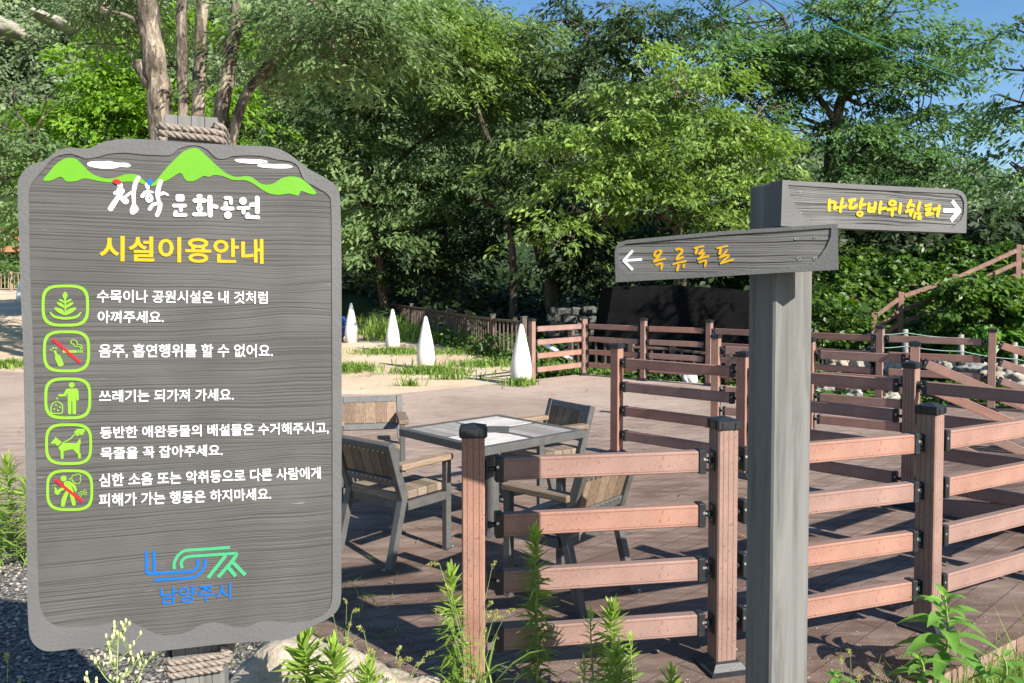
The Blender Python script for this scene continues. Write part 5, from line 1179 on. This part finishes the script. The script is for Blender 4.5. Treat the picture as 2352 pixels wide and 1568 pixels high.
# hill utility pole glimpsed through the trees
# ------------------------------------------------------------------ PERSON in blue crouching behind the first cone
def skin(name, V_, E_, RAD, m, parent, lev=2):
    me = bpy.data.meshes.new(name); me.from_pydata(V_, E_, []); o = bpy.data.objects.new(name, me); COL.objects.link(o)
    md = o.modifiers.new('s', 'SKIN'); sub = o.modifiers.new('u', 'SUBSURF'); sub.levels = lev; sub.render_levels = lev
    for i_, r in enumerate(RAD): me.skin_vertices[0].data[i_].radius = (r, r)
    me.skin_vertices[0].data[0].use_root = True
    dg = bpy.context.evaluated_depsgraph_get(); nm = bpy.data.meshes.new_from_object(o.evaluated_get(dg)); bpy.data.objects.remove(o)
    nm.polygons.foreach_set('use_smooth', np.ones(len(nm.polygons), bool)); nm.name = name
    return link(name, nm, m, parent)
pp = gp(778, 788); per = thing('person', 'person in blue jacket and dark blue trousers crouching behind the white cone', 'person', (pp.x, pp.y, float(sandz(pp.x, pp.y))), R(20))
M_skin = simple('skin', (0.50, 0.30, 0.20), 0.6, var=0.06)
BV = [(0, 0, 0.34), (0, 0.04, 0.50), (0, 0.07, 0.66), (0, 0.085, 0.74), (0, 0.10, 0.80), (0, 0.11, 0.90), (0, 0.115, 0.96),
      (0.15, 0.07, 0.66), (0.21, 0.2, 0.50), (0.14, 0.36, 0.46), (0.12, 0.42, 0.45), (-0.15, 0.07, 0.66), (-0.21, 0.2, 0.50), (-0.14, 0.36, 0.46), (-0.12, 0.42, 0.45),
      (0.10, 0.02, 0.30), (0.14, 0.36, 0.42), (0.12, 0.14, 0.08), (0.12, 0.26, 0.03), (-0.10, 0.02, 0.30), (-0.14, 0.36, 0.42), (-0.12, 0.14, 0.08), (-0.12, 0.26, 0.03)]
BE = [(0, 1), (1, 2), (2, 3), (3, 4), (4, 5), (5, 6), (2, 7), (7, 8), (8, 9), (9, 10), (2, 11), (11, 12), (12, 13), (13, 14), (0, 15), (15, 16), (16, 17), (17, 18), (0, 19), (19, 20), (20, 21), (21, 22)]
BR = [0.125, 0.12, 0.125, 0.05, 0.06, 0.085, 0.05, 0.055, 0.042, 0.032, 0.03, 0.055, 0.042, 0.032, 0.03, 0.09, 0.068, 0.042, 0.032, 0.09, 0.068, 0.042, 0.032]
skin('body', BV, BE, BR, M_skin, per)
skin('jacket', [BV[i_] for i_ in (0, 1, 2, 7, 8, 9, 11, 12, 13)], [(0, 1), (1, 2), (2, 3), (3, 4), (4, 5), (2, 6), (6, 7), (7, 8)], [0.15, 0.15, 0.15, 0.078, 0.062, 0.048, 0.078, 0.062, 0.048], simple('blue_cloth', (0.03, 0.14, 0.50), 0.8, var=0.2), per)
skin('trousers', [BV[i_] for i_ in (0, 15, 16, 17, 19, 20, 21)], [(0, 1), (1, 2), (2, 3), (0, 4), (4, 5), (5, 6)], [0.145, 0.115, 0.088, 0.056, 0.115, 0.088, 0.056], simple('navy_cloth', (0.03, 0.07, 0.20), 0.8, var=0.2), per)
for s in (-1, 1): skin('shoe', [(s * 0.12, 0.10, 0.04), (s * 0.12, 0.20, 0.035), (s * 0.12, 0.30, 0.03)], [(0, 1), (1, 2)], [0.05, 0.048, 0.035], simple('purple_shoe', (0.25, 0.06, 0.16), 0.6), per, 1)
skin('hair', [(0, 0.085, 0.93), (0, 0.09, 0.985), (0, 0.05, 0.90)], [(0, 1), (0, 2)], [0.088, 0.07, 0.07], simple('black_hair', (0.01, 0.009, 0.008), 0.5), per, 2)

# ------------------------------------------------------------------ WEEDS AND GRASS
def strips(base, d, L, W, droop, seg=3):
    """curved lance leaves; base, direction (unit), length, width arrays"""
    n = len(base); s = norm(np.cross(d, np.array([0, 0, 1.0]) + rng.normal(size=(n, 3)) * 0.25)); vs_ = []
    prof = [0.35, 1.0, 0.7, 0.04] if seg == 3 else [0.4, 1.0, 0.04]
    for j in range(seg + 1):
        t = j / seg; p = base + d * (L * t)[:, None]; p = p - np.array([0, 0, 1.0]) * (droop * L * t * t)[:, None]
        w = (W * prof[j] * 0.5)[:, None]; vs_ += [p - s * w, p + s * w]
    v = np.stack(vs_, 1); K = 2 * (seg + 1)
    f = np.concatenate([np.arange(n)[:, None] * K + np.array([2 * j, 2 * j + 1, 2 * j + 3, 2 * j + 2]) for j in range(seg)])
    return v.reshape(-1, 3), f
def horseweed(label, base, h, lean=(0, 0), n=130, spread=0.075, W=0.0085, bare=0.12, tips=1, group='tall narrow-leaved weeds along the deck edge', name='horseweed'):
    root = thing(name, label, 'weed', base, 0, group)
    path = [np.array((lean[0] * t * t * h + 0.006 * math.sin(5 * t), lean[1] * t * t * h, h * t)) for t in np.linspace(0, 1, 9)]
    b = MB(); b.tube(path, [0.0055 - 0.0035 * i_ / 8 for i_ in range(9)], 7)
    T_ = bare + (1 - bare) * np.linspace(0, 1, n) ** 0.85; az = np.arange(n) * 2.4 + rng.normal(size=n) * 0.3
    P_ = np.stack([np.interp(T_, np.linspace(0, 1, 9), [p[i_] for p in path]) for i_ in range(3)], -1)
    el = np.interp(T_, [0, 0.3, 0.75, 0.92, 1.0], [-0.1, 0.15, 0.32, 0.75, 1.35]) + rng.normal(size=n) * 0.15
    d = np.stack([np.cos(az) * np.cos(el), np.sin(az) * np.cos(el), np.sin(el)], -1)
    L = spread * np.interp(T_, [0, 0.25, 0.6, 0.85, 1.0], [0.75, 1.1, 1.0, 0.8, 0.55]) * rng.uniform(0.75, 1.2, n)
    v, f = strips(P_, d, L, W * np.ones(n), np.interp(T_, [0, 0.7, 1], [0.30, 0.18, 0.0]))
    t = np.clip(np.interp(T_, [0, 0.6, 0.88, 1], [0.25, 0.45, 0.75, 1.0]) + rng.normal(size=n) * 0.1, 0, 1); t = np.concatenate([t] * 3)
    obj('stem', b, L_weed_stem, root, smooth=True); link('foliage', mesh_np('foliage', v.astype(np.float32), f, t), L_weed, root)
    return root
L_weed_stem = simple('weed_stem', (0.20, 0.28, 0.07), 0.6, var=0.2)
def wat(px, py, D, zfoot): q = at(px, py, D); return (q.x, q.y, zfoot), q.z - zfoot
for px, py, D, zf, lab, kw in [
    (1232, 1222, 3.17, -0.02, 'tall narrow-leaved weed standing alone in front of the railing', dict(n=210, spread=0.098, W=0.0135)),
    (1040, 1312, 3.05, -0.05, 'narrow-leaved weed growing against the nearest railing post', dict(n=210, spread=0.09, W=0.0125)),
    (1398, 1392, 3.05, -0.05, 'forked weed right of the lone tall one, its tip pointing right', dict(n=190, spread=0.095, W=0.013, lean=(0.05, 0))),
    (1360, 1410, 3.02, -0.05, 'shorter weed shoot beside the forked weed', dict(n=80, spread=0.07)),
    (1452, 1465, 2.98, -0.05, 'slim weed at the right of the forked weed', dict(n=80, spread=0.06)),
    (1420, 1500, 2.85, -0.05, 'bushy bright weed at the bottom edge below the forked one', dict(n=170, spread=0.10, W=0.012)),
    (1345, 1520, 2.9, -0.05, 'small weed at the bottom edge left of the bushy bright one', dict(n=60, spread=0.06)),
    (1545, 1545, 2.8, -0.08, 'small bright weed tuft at the bottom edge near the flanged post', dict(n=140, spread=0.09, W=0.011)),
    (705, 1462, 2.62, -0.08, 'leafy dark weed below the right corner of the information sign', dict(n=210, spread=0.12, W=0.02)),
    (770, 1490, 2.58, -0.08, 'bright spiky weed in front of the tan boulder', dict(n=220, spread=0.11, W=0.015)),
    (850, 1530, 2.6, -0.1, 'low weed between the boulder and the railing post', dict(n=160, spread=0.10, W=0.014)),
    (62, 1105, 4.9, -0.08, 'spiky weed at the left edge of the information sign', dict(n=120, spread=0.11, W=0.013)),
    (20, 1060, 5.1, -0.08, 'pale leafy weed at the left edge of the picture', dict(n=150, spread=0.14, W=0.02)),
    (-10, 1120, 4.8, -0.08, 'leafy weed cut by the left edge of the picture', dict(n=130, spread=0.14, W=0.02))]:
    ba, hh = wat(px, py, D, zf); horseweed(lab, ba, hh, **kw)
# branching weed with small flower heads in front of the information sign
ba, hh = wat(268, 1450, 1.72, -0.08); root = thing('flowering_weed', 'thin branching weed with tiny pale flower heads in front of the information sign', 'weed', ba)
b = MB(); fl = MB(); st0 = [(0, 0, hh * t) for t in np.linspace(0, 1, 10)]; st0 = [(0.006 * math.sin(7 * z), 0.004 * math.cos(5 * z), z) for _, _, z in st0]; b.tube(st0, [0.004 - 0.0003 * i_ for i_ in range(10)], 6)
rr = random.Random(3)
def bud(p):
    fl.lathe([(0.0012, -0.003), (0.0026, 0.0), (0.0028, 0.004), (0.0012, 0.007)], 7, p)
for k in range(14):
    z = hh - 0.015 - 0.016 * k; a = k * 2.2; Lb = 0.02 + 0.0065 * k * rr.uniform(0.8, 1.1); dx, dy = math.cos(a) * 0.9, math.sin(a) * 0.6
    e = (dx * Lb, dy * Lb, z + Lb * 0.85); b.tube(cr([(0, 0, z), (dx * Lb * 0.55, dy * Lb * 0.55, z + Lb * 0.35), e], 4), 0.0013, 5); bud(e)
    for j in range(5):
        f_ = rr.uniform(0.45, 1); p_ = (e[0] * f_, e[1] * f_, z + (e[2] - z) * f_); e2 = (p_[0] + rr.uniform(-0.018, 0.018), p_[1] + rr.uniform(-0.012, 0.012), p_[2] + rr.uniform(0.008, 0.024)); b.tube([p_, e2], 0.0009, 4); bud(e2)
obj('stem', b, L_weed_stem, root, smooth=True); obj('flower_head', fl, simple('pale_flower', (0.55, 0.55, 0.25), 0.7, var=0.2), root)
# broad-leaved plant at the lower right
def broad_plant(label, base, h, n, L, W, seedv):
    root = thing('broadleaf_weed', label, 'weed', base, 0, 'broad-leaved weeds at the lower right')
    b = MB(); path = [(0.02 * math.sin(3 * t), 0, h * t * 0.85) for t in np.linspace(0, 1, 8)]; b.tube(path, [0.007 - 0.0005 * i_ for i_ in range(8)], 7); obj('stem', b, L_weed_stem, root, smooth=True)
    T_ = np.linspace(0.18, 1, n); az = np.arange(n) * 2.4 + seedv; el = np.interp(T_, [0, 0.5, 0.9, 1], [0.0, 0.25, 0.65, 1.1])
    d = np.stack([np.cos(az) * np.cos(el), np.sin(az) * np.cos(el), np.sin(el)], -1); P_ = np.stack([0.02 * np.sin(3 * T_), 0 * T_, h * 0.85 * T_], -1)
    Ls = L * np.interp(T_, [0, 0.4, 0.8, 1], [0.8, 1.1, 0.8, 0.45]) * rng.uniform(0.85, 1.15, n)
    s = norm(np.cross(d, np.array([0, 0, 1.0]) + rng.normal(size=(n, 3)) * 0.15)); up = norm(np.cross(s, d)); V_ = []; Fc = []; tt = []
    prof = [0.12, 0.6, 0.95, 1.0, 0.8, 0.45, 0.03]
    for i_ in range(n):
        o_ = len(V_)
        for j, w in enumerate(prof):
            t = j / 6; p = P_[i_] + d[i_] * Ls[i_] * t - np.array([0, 0, 1]) * 0.45 * Ls[i_] * t * t; ww = W * w * 0.5 * Ls[i_] / L
            V_ += [p - s[i_] * ww + up[i_] * ww * 0.35, p, p + s[i_] * ww + up[i_] * ww * 0.35]
        for j in range(6):
            for q_ in (0, 1): Fc.append((o_ + 3 * j + q_, o_ + 3 * j + q_ + 1, o_ + 3 * j + q_ + 4, o_ + 3 * j + q_ + 3)); tt.append(min(1, 0.25 + 0.6 * T_[i_] + rng.uniform(-0.15, 0.15)))
    link('foliage', mesh_np('foliage', V_, Fc, tt, None, True), L_broad, root)
q = at(2165, 1528, 3.30); broad_plant('big plant with long bright green leaves in front of the third railing post', (q.x, q.y, q.z - 0.05), at(2165, 1340, 3.30).z - q.z + 0.06, 26, 0.21, 0.060, 0.7)
q = at(2110, 1548, 3.15); broad_plant('smaller leafy shoot at the left foot of the big bright plant', (q.x, q.y, q.z - 0.05), 0.14, 11, 0.12, 0.04, 1.9)
q = at(2300, 1545, 3.1); broad_plant('leafy shoot at the bottom right against the deck skirting', (q.x, q.y, q.z - 0.05), 0.14, 10, 0.14, 0.035, 0.2)
q = at(1915, 1560, 2.95); broad_plant('low leafy seedling right of the signpost foot', (q.x, q.y, q.z - 0.04), 0.07, 9, 0.07, 0.035, 2.6)
# foxtail grasses
def foxtail(label, px, py, D, zf, n, sp=0.12, name='foxtail_grass'):
    ba, hh = wat(px, py, D, zf); root = thing(name, label, 'grass', ba, 0, 'foxtail grasses in the foreground'); st_ = MB(); hv = []; hf = []; ht = []
    for k in range(n):
        a = rng.uniform(0, 6.28); h = hh * rng.uniform(0.62, 1.0); o = sp * rng.uniform(0.3, 1.1); e = np.array([math.cos(a) * o, math.sin(a) * o * 0.6, h])
        pth = cr([(rng.normal() * 0.02, rng.normal() * 0.02, 0), tuple(e * np.array([0.35, 0.35, 0.6])), tuple(e)], 4); st_.tube(pth, 0.0011, 4)
        dirh = norm(np.array([e[0] * 1.2, e[1], 0.12]) + rng.normal(size=3) * 0.04); Lh = rng.uniform(0.035, 0.055); m = 60
        t = rng.random(m); c = e + dirh * (t * Lh)[:, None] - np.array([0, 0, 1]) * (0.25 * Lh * t * t)[:, None]; dd = norm(rng.normal(size=(m, 3)) + dirh * 0.6)
        vv = leaf_quads(c, dd, norm(np.cross(dd, rng.normal(size=(m, 3)))), 0.0125 * np.sin(0.4 + t * 2.4), 0.0034 * np.ones(m)); hv.append(vv.reshape(-1, 3)); ht.append(rng.uniform(0.4, 1, m))
    nb = n * 3; a = rng.uniform(0, 6.28, nb); el = rng.uniform(0.5, 1.3, nb); d = np.stack([np.cos(a) * np.cos(el), np.sin(a) * np.cos(el), np.sin(el)], -1); B_ = np.stack([rng.normal(size=nb) * 0.04, rng.normal(size=nb) * 0.03, rng.uniform(0, hh * 0.35, nb)], -1)
    v, f = strips(B_, d, hh * rng.uniform(0.3, 0.6, nb), 0.009 * np.ones(nb), 0.4 * np.ones(nb))
    obj('stalk', st_, L_weed_stem, root); HV = np.concatenate(hv); link('seed_head', mesh_np('seed_head', HV, np.arange(len(HV)).reshape(-1, 4), np.concatenate(ht)), L_seed, root)
    link('blade', mesh_np('blade', v.astype(np.float32), f, np.tile(rng.random(nb), 3)), L_grass, root)
L_seed = leaf_mat('leaf_seed', (0.22, 0.25, 0.07), (0.48, 0.48, 0.16), 0.4)
foxtail('foxtail grass round the nearest railing post', 1085, 1300, 2.95, -0.05, 12, 0.18)
foxtail('low foxtail grass in front of the low boulder', 880, 1460, 2.75, -0.08, 11, 0.13)
foxtail('foxtail grass between the boulder and the information sign', 800, 1500, 2.6, -0.1, 8, 0.12)
foxtail('few foxtail stalks at the right edge of the information sign', 790, 1380, 3.3, -0.08, 4, 0.06)
foxtail('foxtail grass at the lower left edge', 10, 1500, 2.6, -0.08, 5, 0.1)
foxtail('foxtail grass behind the weeds at the left edge', 35, 1000, 5.2, -0.08, 9, 0.3)
foxtail('thin foxtail grass right of the signpost', 1960, 1480, 3.0, -0.2, 5, 0.2)

# loose grass, as masses
n = 24000; x = rng.uniform(0.75, 4.2, n); y = 2.74 + np.clip((x - 0.9) * 0.62, 0, 9) - rng.random(n) ** 1.3 * 0.75
tag(blades('grass', None, None, x, y, groundz(x, y) - 0.01, np.where(rng.random(n) < 0.06, 0.32, 0.19) * np.ones(n), L_grass, 0.0030, 0.6), 'rough grass along the deck edge at the lower right', 'grass', kind='stuff')
n = 1500; x = rng.uniform(-3.4, -0.3, n); y = rng.uniform(2.0, 5.2, n); ok = (np.array([mnoise.noise(Vector((a * 1.7, b_ * 1.7, 4))) for a, b_ in zip(x, y)]) > 0.05); x, y = x[ok], y[ok]
tag(blades('grass', None, None, x, y, -0.08 * np.ones(len(x)), 0.15 * np.ones(len(x)), L_grass, 0.0035, 0.8), 'thin green grass coming up through the gravel at the lower left', 'grass', kind='stuff')
X_, Y_ = [], []
for px, py, rx, ry, n in [(902, 812, 0.9, 0.35, 700), (990, 856, 0.75, 0.35, 900), (1195, 884, 0.3, 0.25, 260), (1060, 815, 2.2, 0.7, 900), (1110, 840, 1.3, 0.5, 500), (805, 850, 0.42, 0.5, 900), (1150, 800, 1.0, 0.8, 700), (850, 770, 1.6, 0.7, 400), (20, 842, 0.6, 0.5, 700), (1290, 850, 0.9, 0.5, 500), (1040, 870, 0.8, 0.12, 120), (945, 885, 0.3, 0.08, 60)]:
    q = gp(px, py); x, y = patch(q.x, q.y, rx, ry, n); X_.append(x); Y_.append(y)
x, y = np.concatenate(X_), np.concatenate(Y_)
tag(blades('grass', None, None, x, y, sandz(x, y) - 0.01, np.where((np.abs(x + 2.9) < 0.6) & (y < 15), 0.32, 0.17) * np.ones(len(x)), L_grass, 0.010, 0.7), 'green grass tufts growing on the sand round the white bollards', 'grass', kind='stuff')
# tall weeds in front of the picket fence
X_, Y_ = [], []
for t in np.linspace(0, 1, 3400):
    y = 22.3 + 13 * t ** 0.9; x = float(xr(y)) - 0.35 - abs(rng.normal()) * 0.8; X_.append(x); Y_.append(y)
x, y = np.array(X_), np.array(Y_)
tag(blades('tall_weeds', None, None, x, y, sandz(x, y) - 0.02, rng.uniform(0.2, 0.62, len(x)), L_weed, 0.016, 0.45), 'tall green weeds in front of the dark picket fence', 'weeds', kind='stuff')
X_, Y_ = [], []
n = 5000; t = rng.random(n); y = 16.4 + 7.5 * t; x = xr(y) + rng.normal(size=n) * 0.3 + 0.1
z = rng.random(n) ** 1.6 * 0.55 * (0.6 + 0.5 * np.sin(y * 3.1)) - 0.02
scatter_leaves('creepers', 'leafy creepers tangled along the picket fence and the far railing corner', 'creepers', np.concatenate([np.stack([x, y, z], -1), np.stack([rng.uniform(0.3, 6.2, 2500), 15.6 + rng.normal(size=2500) * 0.35, -0.5 + rng.random(2500) ** 2 * 0.6], -1), np.stack([rng.uniform(4.5, 12, 7000), rng.uniform(12.8, 15.2, 7000), -0.62 + rng.random(7000) ** 2 * 0.5], -1)]), np.array([0, -0.7, 0.7]), 0.13, 0.07, L_ivy)
# stones: loose gravel and grit
def stones(name, label, x, y, z, s, m):
    n = len(x); c = np.stack([x, y, z], -1); oc = np.array([(1, 0, 0), (-1, 0, 0), (0, 1, 0), (0, -1, 0), (0, 0, 0.7), (0, 0, -0.7)], float)
    a = rng.uniform(0, 6.28, n); R_ = np.stack([np.stack([np.cos(a), -np.sin(a)], -1), np.stack([np.sin(a), np.cos(a)], -1)], -2)
    v = oc[None] * (s[:, None, None] * rng.uniform(0.55, 1.3, (n, 6, 1))); v[..., :2] = np.einsum('nij,nkj->nki', R_, v[..., :2]); v = v + c[:, None, :]
    fc = np.array([(0, 2, 4), (2, 1, 4), (1, 3, 4), (3, 0, 4), (2, 0, 5), (1, 2, 5), (3, 1, 5), (0, 3, 5)]); f = (np.arange(n)[:, None, None] * 6 + fc[None]).reshape(-1, 3)
    return tag(link(name, mesh_np(name, v.reshape(-1, 3).astype(np.float32), f, np.repeat(rng.random(n), 8)), m), label, 'gravel', kind='stuff')
def stone_mat():
    m, n, l, p = mat('loose_stone'); a = N(n, 'ShaderNodeAttribute', attribute_name='tint'); rp = ramp(n, [(0, (0.06, 0.058, 0.055)), (0.4, (0.18, 0.17, 0.16)), (0.75, (0.28, 0.24, 0.19)), (1, (0.42, 0.38, 0.33))]); l.new(a.outputs['Fac'], rp.inputs[0]); l.new(rp.outputs[0], p.inputs['Base Color']); p.inputs['Roughness'].default_value = 0.85; return m
M_stone = stone_mat()
n = 16000; x = rng.uniform(-3.6, -0.2, n); y = rng.uniform(1.5, 5.3, n)
stones('loose_gravel', 'grey gravel on the ground left of and below the information sign', x, y, -0.068 + 0.02 * np.sin(x * 3) * np.sin(y * 2.3), rng.uniform(0.005, 0.016, n), M_stone)
n = 2600; x = rng.uniform(-0.9, 3.2, n); y = 2.95 + np.abs(rng.normal(size=n)) * 0.38 + np.clip(x - 0.9, 0, 3) * 0.45 + np.clip(-x - 0.2, 0, 1) * 0.8
stones('grit', 'pale grit scattered over the deck boards in front', x, y, 0.002 * np.ones(n), np.where(rng.random(n) < 0.1, 0.005, 0.0023) * rng.uniform(0.6, 1.3, n), simple('pale_grit', (0.38, 0.33, 0.28), 0.85, var=0.3, scale=40))

n = 900; x = rng.uniform(-6, 5, n); y = rng.uniform(4, 21, n); keep = (x < xr(np.clip(y, 13.6, 46)) - 0.3) | (y < 13); x, y = x[keep], y[keep]; m = len(x)
a = rng.uniform(0, 6.28, m); d = np.stack([np.cos(a), np.sin(a), rng.normal(size=m) * 0.15], -1); sd_ = norm(np.cross(d, np.array([0, 0, 1.0]) + rng.normal(size=(m, 3)) * 0.25))
L_lit = leaf_mat('leaf_litter', (0.10, 0.075, 0.04), (0.26, 0.20, 0.11), 0.1)
tag(link('leaf_litter', quads_mesh('leaf_litter', leaf_quads(np.stack([x, y, np.maximum(sandz(x, y), 0) + 0.012], -1), d, sd_, 0.05 * rng.uniform(0.5, 1.4, m), 0.018 * np.ones(m)).astype(np.float32), rng.random(m)), L_lit), 'small dry leaves scattered over the deck and the sand', 'leaf litter', kind='stuff')
